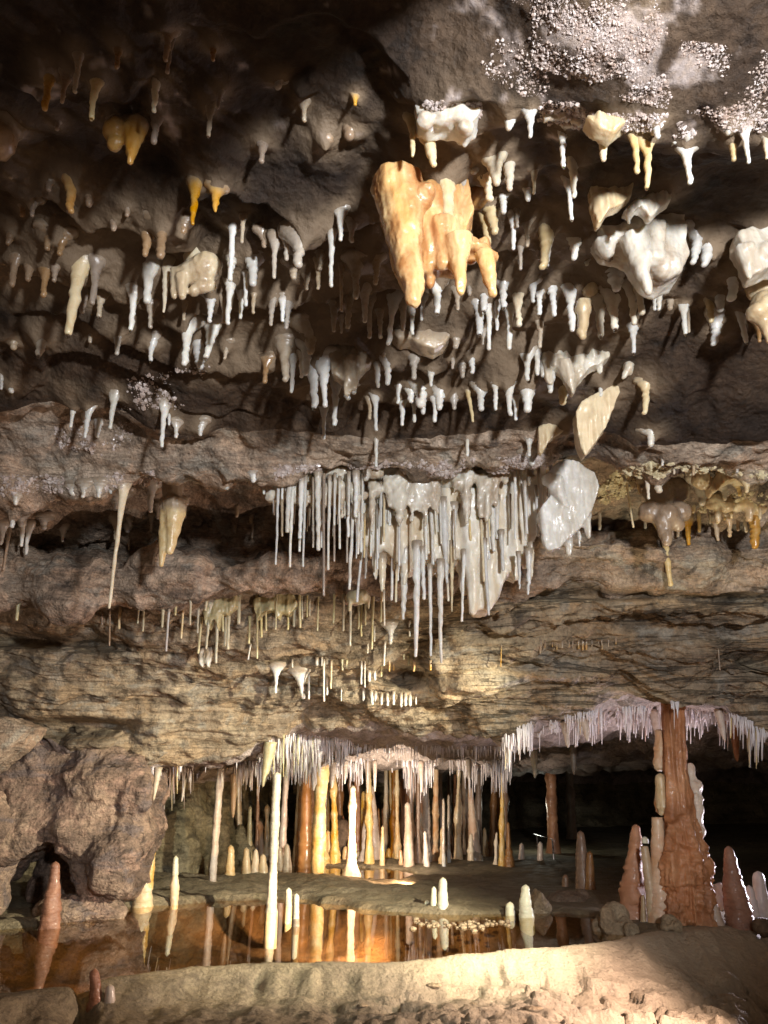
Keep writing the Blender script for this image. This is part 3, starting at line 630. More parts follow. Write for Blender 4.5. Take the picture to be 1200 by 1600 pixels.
for k, it in enumerate(ITEMS):
    root = hit(it['x0'], it['y0']) if not it['D'] else P(it['x0'], it['y0'], it['D'] + .10 * (_hash(np.array([k]), np.array([1]), np.array([2]), 5)[0] - .5))
    if not it['D']:                            # keep clear of any ledge that stands out in front of it
        Dm = root[1]
        for q in (.35, .7, 1.0):
            Dm = min(Dm, hit(it['x0'] + (it['x1'] - it['x0']) * q, it['y0'] + (it['y1'] - it['y0']) * q, 99)[1] - .03 if q else Dm)
        if Dm < root[1] - .06: root = P(it['x0'], it['y0'], Dm); it['moved'] = True
    upw = BV.ray_cast(Vector(root) - Vector((0, 0, .01)), Vector((0, 0, 1)), .6)
    it['ext'] = (upw[0].z - root[2]) if upw[0] is not None and not (it['D'] and it['D'] > 4.1) else 0.0
    it['root'] = root; sc = depth_of(root) / F
    it['r'] = max(it['w'] * (.40 if it['D'] else .57 if it['x0'] > 420 and 380 < it['y0'] < 720 else .5) * sc, .0022)
    tip = P(it['x1'], it['y1'], root[1]); it['tip'] = tip
    it['L'] = np.linalg.norm(tip - root); it['px'] = it['y1'] - it['y0']
    it['kind'] = 'soda_straw' if it['w'] <= 5.5 else 'stalactite'
    it['place'] = next(p for f, p in PLACES if f(it['x0'], it['y0']))
    asp = it['px'] / it['w']
    it['len'] = ('stubby' if it['px'] < 24 else 'short' if it['px'] < 45 else 'long' if it['px'] < 85 else 'very long') if it['kind'] == 'stalactite' else ('tiny' if it['px'] < 18 else 'short' if it['px'] < 36 else 'long')
    it['thick'] = ('thick ' if asp < 2.7 else 'slim ' if asp > 6 else '') if it['kind'] == 'stalactite' else ''
    if not it['D']: CUSPS.append((root, it['r'], 1.5 if 'f' in it['marks'] else 1.0))
groups = {}
for it in ITEMS: groups.setdefault((it['place'], it['kind'], it['len'], it['thick'], it['col']), []).append(it)
for (place, kind, ln, tk, col), g in groups.items():
    g.sort(key=lambda i: i['x0'])
    noun = 'soda straw' if kind == 'soda_straw' else 'stalactite'
    for k, it in enumerate(g):
        which = '' if len(g) == 1 else ', ' + ('leftmost' if k == 0 else 'rightmost' if k == len(g) - 1 else ORD[k + 1] + ' from left')
        body = f"{ln} {tk}{COLW[col]} {noun}"
        it['label'] = (body + which + ' ' + place) if which else f"{body}, the only such one {place}"
        if which: it['label'] = f"{body} {place}{which}"

def stal_mesh(it, seed):
    r_ = np.random.RandomState(seed)
    root, tip, L, r = it['root'], it['tip'], it['L'], it['r']
    d = tip - root
    if it['kind'] == 'soda_straw':
        n, seg = 7, 7
        s = np.linspace(0, 1, n); rad = r * (1.0 + .5 * np.exp(-s * L / (3 * r)))
    else:
        n, seg = (18, 14) if it['w'] > 8 else (14, 12)
        r = r * r_.uniform(.82, 1.12)
        s = np.linspace(0, 1, n) ** 1.15
        if 'k' in it['marks']: rad = r * (.42 + .95 * (1 - s) ** .85)
        else: rad = r * (.70 + .42 * (1 - s) ** 1.3)
        fl = (1.5 if 'f' in it['marks'] else .9)
        rad = rad + r * fl * np.exp(-s * L / (1.9 * r)) * (1 if it['D'] == 0 else .35)
        rad = rad * (1 + .05 * r_.randn(n))
        rad = rad * (1 + .10 * np.sin(s * L / r * r_.uniform(.5, 1.1) + r_.rand() * 6) * sstep(0.1, .4, s))
    pts = d * s[:, None]
    bend = r_.randn(2) * .05 * r * 2
    pts[:, 0] += bend[0] * np.sin(s * 3.0) + .10 * r * r_.randn(n) * sstep(0, .2, s)
    pts[:, 1] += bend[1] * np.sin(s * 3.0)
    up = np.array([[0, 0, max(.02, 1.6 * r, it['ext'] + .02 if it.get('moved') else 0)]])
    pts = np.vstack([pts[:1] + up, pts]); rad = np.append(rad[0] * 1.08, rad)
    dn = d / (L + 1e-9)
    wide = None
    if it['kind'] == 'stalactite' and it['D'] == 0 and it['w'] > 6:
        A = r * (r_.uniform(1.8, 3.4) if 'f' in it['marks'] else r_.uniform(.8, 2.8)); hgt = r_.uniform(.35, .65)
        th = r_.uniform(-.5, .7); sd = r_.choice([-1, 1])
        s2 = np.concatenate([[0], s]); fall = np.clip(1 - s2 / hgt, 0, 1) ** r_.uniform(1.3, 2.4)
        wide = (np.array([math.cos(th) * sd, math.sin(th) * sd]), np.concatenate([A * .55 * fall, [0, 0]]), np.concatenate([A * r_.uniform(0, .32) * fall, [0, 0]]))
    rt = rad[-1]
    pts = np.vstack([pts, pts[-1] + dn * rt * .45, pts[-1] + dn * rt * .75]); rad = np.append(rad, [rt * .82, rt * .42])
    return ring_tube(pts, rad, seg, seed, .035 if it['kind'] == 'stalactite' else .0, wide=wide), pts[-1], rt
def build_hanging():
    dv, df = ICO2
    for k, it in enumerate(ITEMS):
        (v, f), end, rt = stal_mesh(it, 100 + k)
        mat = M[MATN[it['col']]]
        nm = it['kind']; cat = 'soda straw' if nm == 'soda_straw' else 'stalactite'
        grp = 'thin straws hanging from the ceiling' if nm == 'soda_straw' else 'stalactites hanging from the ceiling'
        if 'd' in it['marks']:
            t = thing(nm, it['label'].replace(' stalactite', ' stalactite with a drop', 1) if len(it['label'].split()) < 13 else it['label'], cat, it['root'], grp)
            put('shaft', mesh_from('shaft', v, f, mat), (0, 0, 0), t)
            rd = rt * .62
            put('water_drop', mesh_from('water_drop', dv * np.array([rd, rd, rd * 1.15]), df, M['drop']), end + np.array([0, 0, -rd * .55]), t)
        else:
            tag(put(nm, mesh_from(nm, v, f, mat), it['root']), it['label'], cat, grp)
# ------------------------------------------------------------------ large flowstone bodies
def body(name, label, cat, parts, mat, voxel, smooth=3, amp=.004, fs=14, seed=1, group=None, parent=None):
    v, f = fuse(parts, voxel, smooth, amp, fs, seed)
    w_ = np.ptp(v[:, 0]); fq = 40.0 if cat == 'drapery' else 26.0
    fo = fbm(np.column_stack([v[:, 0] * fq, v[:, 2] * fq * .22, 0 * v[:, 0] + seed]), 3, seed + 50)
    v = v + np.column_stack([0 * fo, fo, 0 * fo]) * (.010 if cat == 'drapery' else .013 if name == 'flowstone_curtain' else .005)
    tv = v[v[:, 2] > np.quantile(v[:, 2], .85)].mean(0); 
    if name not in ('frosted_ledge', 'flowstone_lump'): CUSPS.append((tv, min(.028, .12 * w_), .7))
    o_ = v.mean(0) if parent is None else np.zeros(3)
    o = put(name, mesh_from(name, v - o_, f, mat), o_, parent)
    if parent is None: tag(o, label, cat, group)
    return o
def dep(x, y): return float(hit(x, y)[1])
BODIES = []
def build_bodies():
    # orange mass
    D = dep(690, 270) + .06
    pr = [prism([(588, 300), (625, 285), (640, 240), (690, 262), (725, 300), (735, 360), (720, 405), (690, 402), (662, 420), (640, 440), (618, 405), (604, 350)], D + .05, .22)]
    pr += [cone(620, 285, 44, 648, 474, 12, D - .12, D - .15, 16, 1), ball(600, 285, 34, D + .10, (1.3, 1, .8)), ball(645, 245, 40, D + .12, (1.2, 1, .8)), ball(705, 255, 38, D + .12, (1.3, 1, .8)), ball(738, 300, 30, D + .10), ball(756, 385, 13, D + .02), cone(634, 330, 26, 646, 440, 17, D - .14, D - .15, 14, 2), cone(612, 330, 20, 640, 420, 9, D - .02, seg=10),
           cone(676, 300, 30, 668, 418, 17, D - .05, seed=4), cone(695, 350, 26, 690, 416, 12, D - .07, seed=5), cone(716, 372, 22, 721, 458, 6, D - .10, seed=6), cone(700, 390, 20, 720, 430, 9, D - .07, seed=7),
           cone(733, 380, 20, 735, 410, 9, D - .04, seed=8), cone(756, 396, 17, 770, 460, 6, D - .11, seed=9), cone(742, 390, 18, 764, 402, 14, D - .07, seed=10), cone(673, 405, 12, 672, 446, 7, D - .02, seed=11),
           ball(712, 345, 15, D - .06), ball(656, 312, 20, D - .15), ball(664, 302, 17, D - .15), cone(660, 262, 40, 672, 330, 34, D), cone(610, 285, 26, 626, 345, 30, D - .03), cone(700, 300, 26, 714, 380, 14, D - .04), cone(600, 300, 30, 655, 300, 40, D + .02), cone(650, 232, 24, 640, 320, 36, D)]
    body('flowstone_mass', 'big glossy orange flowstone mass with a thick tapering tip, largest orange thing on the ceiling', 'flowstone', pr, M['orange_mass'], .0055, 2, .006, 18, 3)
    # great curtain
    D = 4.40
    pr = [prism([(552, 800), (600, 745), (660, 728), (760, 716), (840, 712), (848, 770), (838, 838), (812, 868), (806, 905), (790, 900), (775, 935), (762, 960), (738, 958), (728, 900), (712, 880), (690, 900), (668, 868), (640, 900), (612, 880), (596, 862), (580, 870), (556, 845)], D, .22)]
    for i, (x, y0, y1, r) in enumerate([(590, 760, 905, 15), (612, 760, 880, 16), (634, 750, 915, 15), (655, 750, 890, 16), (678, 740, 900, 17), (700, 740, 880, 16), (722, 730, 930, 18), (745, 730, 955, 18), (764, 725, 938, 16), (784, 725, 900, 16), (803, 730, 905, 13), (825, 730, 868, 13), (570, 770, 860, 11), (738, 770, 958, 22), (815, 760, 890, 10), (826, 830, 925, 6), (808, 830, 898, 6)]):
        pr.append(cone(x, y0, r * 1.05, x + (x - 700) * .03, y1, r * .3, D - .07 + .05 * math.sin(i * 2.3), seed=i))
    for i, (x, y) in enumerate([(565, 800), (600, 768), (640, 752), (690, 745), (740, 730), (790, 726), (835, 728), (620, 790), (660, 780), (720, 770)]):
        pr.append(ball(x, y, 20, D - .10, (1, 1.2, .8)))
    body('flowstone_curtain', 'great pale flowstone curtain with many ribs hanging from the rock lip above the pool', 'flowstone curtain', pr, M['curtain'], .014, 3, .012, 9, 5)
    rr_ = np.random.RandomState(8); pr = []
    for k in range(40):
        x = 428 + 150 * rr_.rand(); y = 742 + 34 * rr_.rand() ** 1.3; r = 6 + 8 * rr_.rand(); pr.append(ball(x, y, r, 4.02 + .10 * rr_.rand(), (1, 1, .85)))
        if k % 3 == 0: pr.append(cone(x, y, r * .7, x, y + 20 + 30 * rr_.rand(), 2.2, 4.02))
    pr += [ball(x, 738, 12, 4.06, (1.4, 1, .8)) for x in range(430, 585, 11)]
    body('flowstone_lump', 'knobbly white flowstone crust from which the straws beside the great curtain hang', 'flowstone', pr, M['whiteblock'], .010, 2, .010, 22, 35)
    pr = []
    for k in range(46):
        x = 580 + 260 * rr_.rand(); y = np.interp(x, [580, 700, 840], [742, 726, 716]) + 34 * rr_.rand() ** 1.6; r = 6 + 9 * rr_.rand(); pr.append(ball(x, y, r, 4.16 + .10 * rr_.rand(), (1, 1, .85)))
        if k % 2 == 0: pr.append(cone(x, y, r * .9, x, y + 25 + 60 * rr_.rand(), 2.4, 4.16, pw=.7))
    pr += [ball(x, float(np.interp(x, [580, 700, 840], [738, 722, 712])), 13, 4.2, (1.4, 1, .8)) for x in range(580, 842, 11)]
    body('flowstone_lump', 'lumpy white flowstone crust with short drips along the top of the great curtain', 'flowstone', pr, M['whiteblock'], .010, 2, .010, 22, 36)
    # white blade beside it
    D = 4.02
    pr = [prism([(852, 742), (872, 722), (905, 724), (926, 742), (932, 765), (926, 795), (905, 828), (874, 858), (855, 864), (846, 838), (842, 800), (858, 775)], D, .07), cone(862, 745, 20, 884, 792, 5, D - .05), cone(905, 735, 16, 920, 840, 4, D + .02), cone(888, 830, 8, 889, 868, 4, D + .04)]
    body('flowstone_sheet', 'broad white translucent flowstone blade with a pointed lower corner beside the great curtain', 'drapery', pr, M['sheet'], .0085, 3, .009, 12, 6)
    D = dep(935, 610) - .02
    body('flowstone_leaf', 'tan leaf shaped drapery hanging alone below the ceiling crack', 'drapery', [prism([(897, 650), (906, 634), (946, 611), (961, 604), (965, 618), (945, 672), (922, 704), (911, 716), (904, 704), (897, 672)], D, .09)], M['leaf'], .0055, 6, .004, 22, 7)
    D = dep(865, 668) - .0
    body('drapery', 'small cream drapery joined to the tan leaf drapery at its upper corner', 'drapery', [prism([(840, 668), (862, 660), (884, 656), (896, 652), (896, 664), (872, 680), (856, 692), (846, 711), (841, 708)], D, .04)], M['creamblock'], .006, 3, .003, 22, 8)
    # white block on the right
    D = dep(1000, 350) + .02
    pr = [prism([(926, 372), (965, 362), (985, 340), (1030, 332), (1058, 345), (1062, 385), (1066, 418), (1055, 440), (1030, 448), (1005, 440), (985, 402), (965, 395), (940, 392)], D, .16), ball(1004, 362, 26, D - .08, (1.2, 1, 1)), ball(1040, 415, 26, D - .06, (1, .7, 1)),
          cone(990, 370, 24, 1012, 458, 6, D - .09), cone(1028, 350, 14, 1022, 410, 16, D - .09), cone(1050, 335, 12, 1028, 372, 12, D - .05), cone(945, 378, 20, 948, 396, 12, D - .05), cone(1000, 400, 16, 1008, 440, 7, D - .10), ball(1050, 350, 16, D), ball(975, 372, 16, D - .05)]
    body('flowstone_block', 'bulky glossy white flowstone block with a blunt pointed tip on the bright ceiling', 'flowstone', pr, M['whiteblock'], .0065, 3, .006, 18, 9)
    D = dep(955, 300)
    body('drapery', 'cream and orange folded drapery ending in one narrow tip above the white block', 'drapery', [prism([(921, 294), (940, 296), (982, 287), (986, 292), (984, 312), (968, 326), (948, 338), (938, 352), (932, 354), (926, 338)], D - .03, .05), cone(928, 320, 8, 934, 354, 3.4, D - .03)], M['creamblock'], .005, 3, .003, 22, 10)
    D = dep(1020, 308)
    body('drapery', 'glossy white wing shaped drapery with two small tips above the white block', 'drapery', [prism([(972, 338), (985, 322), (1010, 312), (1040, 298), (1048, 304), (1046, 318), (1028, 330), (1018, 342), (1012, 344), (1004, 334), (992, 330), (986, 340)], D - .03, .05), cone(980, 334, 6, 982, 351, 3, D - .03), cone(1014, 330, 7, 1015, 344, 3, D - .03)], M['whiteblock'], .005, 3, .003, 22, 11)
    D = dep(945, 192)
    body('drapery', 'cream drapery with a long narrow tip hanging from the frosted crystal edge', 'drapery', [prism([(912, 194), (935, 188), (985, 184), (988, 190), (972, 205), (955, 217), (943, 214), (930, 210)], D - .02, .06)], M['creamblock'], .005, 3, .003, 22, 12)
    D = dep(700, 180)
    body('flowstone_mass', 'white frosted flowstone bracket above the big orange mass', 'flowstone', [prism([(648, 180), (665, 168), (695, 166), (730, 164), (750, 172), (746, 196), (728, 212), (715, 206), (690, 200), (668, 204), (652, 196)], D - .02, .09), ball(728, 200, 15, D - .05), ball(690, 182, 18, D - .05), ball(665, 186, 14, D - .06)], M['whiteblock'], .0055, 3, .005, 24, 13)
    D = dep(195, 185)
    body('flowstone_mass', 'dim brown flowstone lump with an orange side and a pale pointed tip', 'flowstone', [ball(182, 205, 24, D - .05, (.9, .9, 1)), ball(208, 200, 22, D - .03), ball(190, 190, 26, D), cone(215, 190, 18, 203, 254, 5.5, D - .06), cone(210, 200, 17, 204, 240, 9, D - .06), ball(180, 225, 14, D - .05)], M['orange'], .006, 4, .004, 20, 14)
    D = dep(15, 190)
    body('flowstone_mass', 'dim brown flowstone bulge at the shadowed edge of the ceiling', 'flowstone', [ball(10, 195, 30, D), ball(-8, 215, 34, D), ball(25, 190, 20, D)], M['brown'], .008, 4, .005, 18, 15)
    D = dep(305, 410)
    body('flowstone_mass', 'rounded cream lump of flowstone with small bumps beneath it', 'flowstone', [ball(322, 418, 24, D - .06, (1, 1, 1.1)), ball(302, 425, 22, D - .05), ball(285, 430, 17, D - .05, (.8, .8, 1.3)), ball(312, 405, 26, D - .01), cone(274, 420, 9, 272, 464, 5, D - .05), cone(285, 430, 11, 284, 464, 6, D - .07), ball(303, 455, 9, D - .06), ball(330, 446, 10, D - .05), ball(316, 448, 12, D - .06)], M['creamblock'], .0065, 3, .004, 22, 16)
    D = dep(1180, 372)
    body('flowstone_block', 'white flowstone drapery with a broad pointed end at the bright edge of the ceiling', 'flowstone', [prism([(1145, 375), (1165, 368), (1210, 360), (1240, 372), (1235, 420), (1200, 425), (1180, 436), (1171, 440), (1160, 415)], D - .02, .10), cone(1162, 385, 16, 1172, 434, 5, D - .06), ball(1195, 400, 22, D - .05)], M['whiteblock'], .007, 3, .005, 20, 17)
    D = dep(1190, 440)
    body('flowstone_lump', 'knobbly white and cream knob of flowstone under the bright edge of the ceiling', 'flowstone', [ball(1190, 450, 24, D - .04), ball(1200, 480, 28, D - .06), ball(1182, 488, 16, D - .08), cone(1194, 490, 17, 1203, 535, 6, D - .06), ball(1215, 450, 26, D)], M['creamblock'], .0075, 3, .005, 20, 18)
    D = dep(905, 560)
    body('drapery', 'glossy white drapery with a large pointed fold above the tan leaf drapery', 'drapery', [prism([(846, 560), (862, 545), (890, 550), (925, 548), (948, 550), (951, 560), (938, 572), (920, 580), (902, 600), (895, 616), (888, 606), (880, 588), (864, 578)], D - .03, .07), cone(880, 565, 14, 895, 614, 3.5, D - .07), ball(930, 558, 12, D - .05), ball(872, 566, 13, D - .05), cone(850, 555, 9, 860, 600, 5, D - .04), cone(936, 566, 5, 937, 583, 2.5, D - .03)], M['whiteblock'], .006, 3, .005, 22, 19)
    D = dep(985, 568)
    body('flowstone_lump', 'small whitish knob of flowstone in the ceiling crack beside the tan leaf', 'flowstone', [ball(982, 575, 11, D, (.8, 1, 1.2)), ball(991, 564, 9, D), cone(982, 575, 8, 975, 590, 4, D)], M['whiteblock'], .005, 3, .003, 24, 20)
    D = 4.55
    body('forked_stalactite', 'pale forked stalactite with two unequal legs below the bright ledge', 'stalactite', [cone(270, 738, 16, 271, 785, 17, D - .04), cone(272, 782, 20, 268, 845, 7, D - .06), cone(277, 790, 16, 265, 864, 5, D - .06, pw=.8), cone(262, 785, 12, 252, 884, 3.6, D - .05, pw=.7), ball(258, 785, 10, D - .03), ball(286, 784, 10, D - .03)], M['cream'], .0065, 2, .003, 24, 21)
    D = dep(458, 560)
    body('drapery', 'grey beige folded drapery with three short tips in the low cluster', 'drapery', [prism([(510, 545), (545, 535), (570, 545), (580, 570), (560, 590), (545, 610), (538, 600), (520, 590)], D - .02, .07), cone(545, 560, 14, 543, 618, 5, D - .04), cone(556, 560, 12, 553, 610, 5, D - .04)], M['grey'], .007, 3, .004, 20, 22)
    D = dep(655, 530)
    body('stone_skirt', 'low scalloped skirt of grey flowstone hanging below the orange mass', 'flowstone', [prism([(610, 525), (650, 520), (690, 522), (705, 528), (692, 546), (678, 553), (658, 548), (640, 538), (622, 538)], D - .03, .10)], M['grey'], .007, 3, .004, 20, 23)
    D = dep(926, 455) 
    body('flowstone_lump', 'stacked cream knobs of flowstone ending in a blunt tip under the white block', 'flowstone', [ball(922, 452, 14, D - .02), cone(912, 470, 13, 911, 527, 6, D - .06), ball(912, 482, 14, D - .06), ball(908, 518, 8, D - .06)], M['creamblock'], .0055, 3, .003, 22, 24)
    pr = []
    for x, y, r in [(812, 166, 8), (830, 166, 9), (845, 168, 9), (866, 176, 13), (890, 190, 14), (880, 178, 10), (905, 180, 9), (930, 188, 12), (955, 190, 13), (985, 186, 13), (1003, 180, 10), (1024, 186, 13), (1030, 206, 10), (1050, 216, 11), (1074, 212, 12), (1086, 206, 8), (915, 184, 9), (970, 186, 10)]:
        pr += [ball(x, y, r, dep(x, y) + .01, (1.25, 1, .7)), ball(x + 6, y - 8, r * .8, dep(x, y) + .01)]
    body('frosted_ledge', 'bumpy white frosted ledge of flowstone running along the crystal edge of the near ceiling', 'flowstone', pr, M['whiteblock'], .006, 2, .012, 40, 33)
    pr = []
    for x, y, r in [(1128, 190, 10), (1150, 192, 12), (1172, 188, 11), (1145, 212, 8), (1190, 192, 9)]: pr += [ball(x, y, r, dep(x, y) + .01, (1.25, 1, .7))]
    body('frosted_ledge', 'short white frosted ledge of flowstone at the bright far end of the crystal edge', 'flowstone', pr, M['whiteblock'], .006, 2, .012, 40, 34)
    # yellow domes in the fringe under the banded ledge
    D = dep(558, 922)
    body('flowstone_dome', 'small pale yellow dome of flowstone under the banded ledge', 'flowstone', [ball(562, 932, 16, D - .05, (1, 1, .8)), ball(550, 934, 11, D - .03), cone(548, 930, 6, 546, 955, 2, D - .05), cone(575, 930, 5, 576, 952, 2, D - .05)], M['yellow'], .009, 3, .005, 18, 25)
    D = dep(445, 945)
    body('drapery', 'ragged pale yellow drapery in the fringe under the banded ledge', 'drapery', [prism([(396, 938), (420, 930), (460, 930), (466, 948), (452, 962), (440, 958), (437, 970), (428, 955), (410, 958), (402, 970), (398, 955)], D - .02, .10)], M['yellow'], .009, 2, .006, 18, 26)
    D = dep(345, 950)
    body('drapery', 'fluted yellow drapery with long straws at the near end of the fringe', 'drapery', [prism([(318, 955), (326, 938), (360, 932), (372, 930), (370, 950), (358, 962), (348, 960), (342, 985), (336, 965), (328, 985), (322, 978)], D - .02, .10)], M['yellow'], .009, 2, .006, 18, 27)
    D = dep(325, 1015)
    body('drapery', 'small white drapery of joined icicles standing out on the brown brow', 'drapery', [prism([(310, 1015), (320, 1012), (333, 1010), (330, 1030), (326, 1044), (321, 1035), (317, 1044), (312, 1038)], D - .03, .06)], M['white'], .007, 2, .004, 22, 28)
    # cluster on the right
    D = 4.62
    body('flowstone_mass', 'dark brownish lump of flowstone that carries the long cream stalactite', 'flowstone', [ball(1030, 770, 26, D + .05), ball(1055, 765, 24, D + .08), ball(1015, 800, 18, D - .02), ball(1040, 806, 22, D - .04), ball(1062, 800, 18, D), cone(1035, 808, 15, 1042, 850, 6.5, D - .06), ball(1058, 820, 12, D - .03), ball(1030, 795, 22, D + .05)], M['brown'], .009, 3, .006, 18, 29)
    D = dep(1150, 745)
    body('drapery', 'cream scalloped drapery bridging the honey coloured cluster', 'drapery', [prism([(1120, 738), (1150, 733), (1185, 732), (1187, 748), (1168, 757), (1150, 752), (1128, 758), (1110, 775), (1105, 765)], D - .05, .10), ball(1168, 745, 14, D - .05), ball(1095, 750, 16, D - .03)], M['creamblock'], .008, 3, .006, 18, 30)
    D = dep(1130, 785)
    body('flowstone_lump', 'pale knobbly flowstone with dripping lobes in the honey coloured cluster', 'flowstone', [ball(1118, 785, 15, D - .05), ball(1135, 790, 13, D - .05), ball(1170, 785, 16, D - .05), ball(1182, 792, 15, D - .04), ball(1150, 790, 12, D), cone(1120, 790, 8, 1122, 815, 4, D - .05), cone(1170, 790, 10, 1171, 812, 5, D - .05), ball(1160, 778, 14, D)], M['creamblock'], .008, 3, .007, 18, 31)

# ------------------------------------------------------------------ crystal crusts (uncountable grains)
def scatter_crust(name, label, polys, n, rmin, rmax, mat, seed, thr=-.1, fsc=9.0):
    r_ = np.random.RandomState(seed); V, Fq, o = [], [], 0
    iv, if_ = ICO1
    for poly, share in polys:
        pg = np.array(poly, float); lo, hi = pg.min(0), pg.max(0); k = 0; tries = 0
        while k < n * share and tries < n * 12:
            tries += 1
            q = lo + r_.rand(2) * (hi - lo)
            if not inside(q[None], pg)[0]: continue
            p = hit(q[0], q[1])
            if fbm(p[None] * fsc, 3, seed)[0] < thr + .7 * (r_.rand() - .4): continue
            sc = depth_of(p) / F; r = (rmin + (rmax * 1.5 - rmin) * r_.rand() ** 5) * sc
            v = iv * (r * (1 + .28 * r_.randn(len(iv), 1))) * np.array([1, 1, r_.uniform(.6, 1.2)])
            V.append(v + p + np.array([0, .25, .25]) * r); Fq.append(if_ + o); o += len(iv); k += 1
    me = mesh_from(name, np.vstack(V), np.vstack(Fq), mat, smooth=False)
    tag(put(name, me), label, 'crystal crust', None, 'stuff')
def build_crust():
    scatter_crust('crystal_crust', 'frosty white and pink crystal crust coating the near ceiling', [([(800, -40), (1010, -40), (1040, 40), (1080, 100), (1000, 112), (930, 130), (880, 118), (840, 105), (800, 20)], .5), ([(745, 60), (850, 60), (860, 150), (820, 150), (760, 120)], .05), ([(1050, 60), (1210, 80), (1210, 190), (1090, 180), (950, 150), (980, 110)], .2)], 11000, .7, 2.6, M['crust'], 61, thr=-.05)
    scatter_crust('crystal_crust', 'white frosted crystal edge where the near ceiling steps up', [([(838, 158), (900, 158), (920, 176), (1040, 178), (1090, 205), (1080, 218), (1000, 205), (900, 200), (840, 190)], .5), ([(660, 158), (755, 160), (750, 182), (665, 182)], .2), ([(1110, 180), (1200, 185), (1205, 205), (1120, 205)], .12)], 3200, .8, 3.4, M['crust'], 62, thr=-.5)
    scatter_crust('cave_popcorn', 'yellowish cave popcorn lining the rock edge beside the white blade', [([(932, 770), (960, 735), (1010, 722), (1045, 728), (1040, 745), (1000, 752), (975, 775), (940, 792)], .6), ([(1010, 722), (1200, 735), (1200, 748), (1050, 742)], .2), ([(1085, 800), (1200, 800), (1200, 770), (1100, 770)], .2)], 900, 1.5, 5.0, M['popcorn'], 63, thr=-.4)
    scatter_crust('cave_popcorn', 'pale pink popcorn grains scattered over the striped left ledge', [([(0, 740), (140, 745), (240, 735), (250, 758), (120, 768), (0, 775)], .4), ([(200, 590), (330, 570), (300, 640), (190, 640)], .25), ([(80, 650), (210, 660), (200, 720), (90, 700)], .2), ([(425, 728), (600, 722), (760, 716), (880, 710), (880, 730), (700, 748), (430, 750)], 1.6)], 1300, 1.0, 3.6, M['crust'], 64, thr=0.0)

# ------------------------------------------------------------------ dense straw fringes below the low roof
FR_GROUP = 'tiny straws of the fringe under the low roof'
def build_fringe():
    r_ = np.random.RandomState(77); S = []
    def band(n, xa, xb, ytop, lo, hi, jit, col, wlo=1.0, whi=2.3):
        for _ in range(n):
            x = xa + (xb - xa) * r_.rand(); y = np.interp(x, *zip(*ytop)) + jit * r_.rand()
            nz_ = fbm(np.array([[x * .045, y * .03, n * .1]]), 3, 88)[0]
            if nz_ < -.25 - .3 * r_.rand(): continue
            L = (lo + (hi - lo) * r_.rand() ** 4.0) * (1 + .8 * nz_)
            if L < 4: continue
            S.append((x, y, L, wlo + (whi - wlo) * r_.rand() ** 1.6, col))
    band(420, 235, 440, [(235, 1199), (340, 1196), (440, 1180)], 8, 46, 14, 'w')
    band(1900, 400, 800, [(400, 1186), (470, 1176), (560, 1184), (660, 1188), (800, 1187)], 5, 42, 22, 'w')
    band(480, 420, 560, [(420, 1158), (460, 1146), (520, 1152), (560, 1160)], 8, 42, 20, 'y')
    band(240, 520, 800, [(520, 1160), (600, 1164), (800, 1166)], 5, 20, 8, 'w', .9, 1.6)
    band(1150, 785, 1060, [(785, 1150), (850, 1124), (950, 1105), (1060, 1100)], 6, 38, 20, 'w', 1.1, 2.6)
    band(560, 1060, 1240, [(1060, 1104), (1150, 1116), (1200, 1146), (1240, 1160)], 6, 46, 16, 'w', 1.1, 2.6)
    band(40, 150, 240, [(150, 1180), (240, 1200)], 6, 26, 8, 'w')
    rows_ = []
    for x, y, L, w, col in S:
        p = hit(x, y); D = p[1]
        if D > 14: continue
        t = P(x, y + L, D); sc = depth_of(p) / F
        rows_.append((L * w, p, t, w * .5 * sc, col, L))
    rows_.sort(key=lambda q: -q[0])
    V, Fq, o = [], [], 0
    for k, (_, p, t, r, col, L) in enumerate(rows_):
        n = 4; s = np.linspace(0, 1, n); pts = (t - p) * s[:, None]; pts = np.vstack([[0, 0, .03], pts[1:]])
        rad = r * np.array([2.2, 1.15, .95, .55])
        v, f = ring_tube(pts, rad, 5, k)
        if k < 110:
            tag(put('soda_straw', mesh_from('soda_straw', v, f, M[('fringe', 'fringe', 'cream', 'pinkfringe')[k % 4] if col == 'w' else 'yellow']), p), 'tiny pale straw in the dense fringe under the low rock roof over the pool', 'soda straw', FR_GROUP)
        else:
            V.append(v + p); Fq += [[i + o for i in q] for q in f]; o += len(v)
    tag(put('straw_fringe', mesh_from('straw_fringe', np.vstack(V), Fq, M['fringe'])), 'dense frost-like fringe of countless tiny straws under the low roof', 'straw fringe', None, 'stuff')

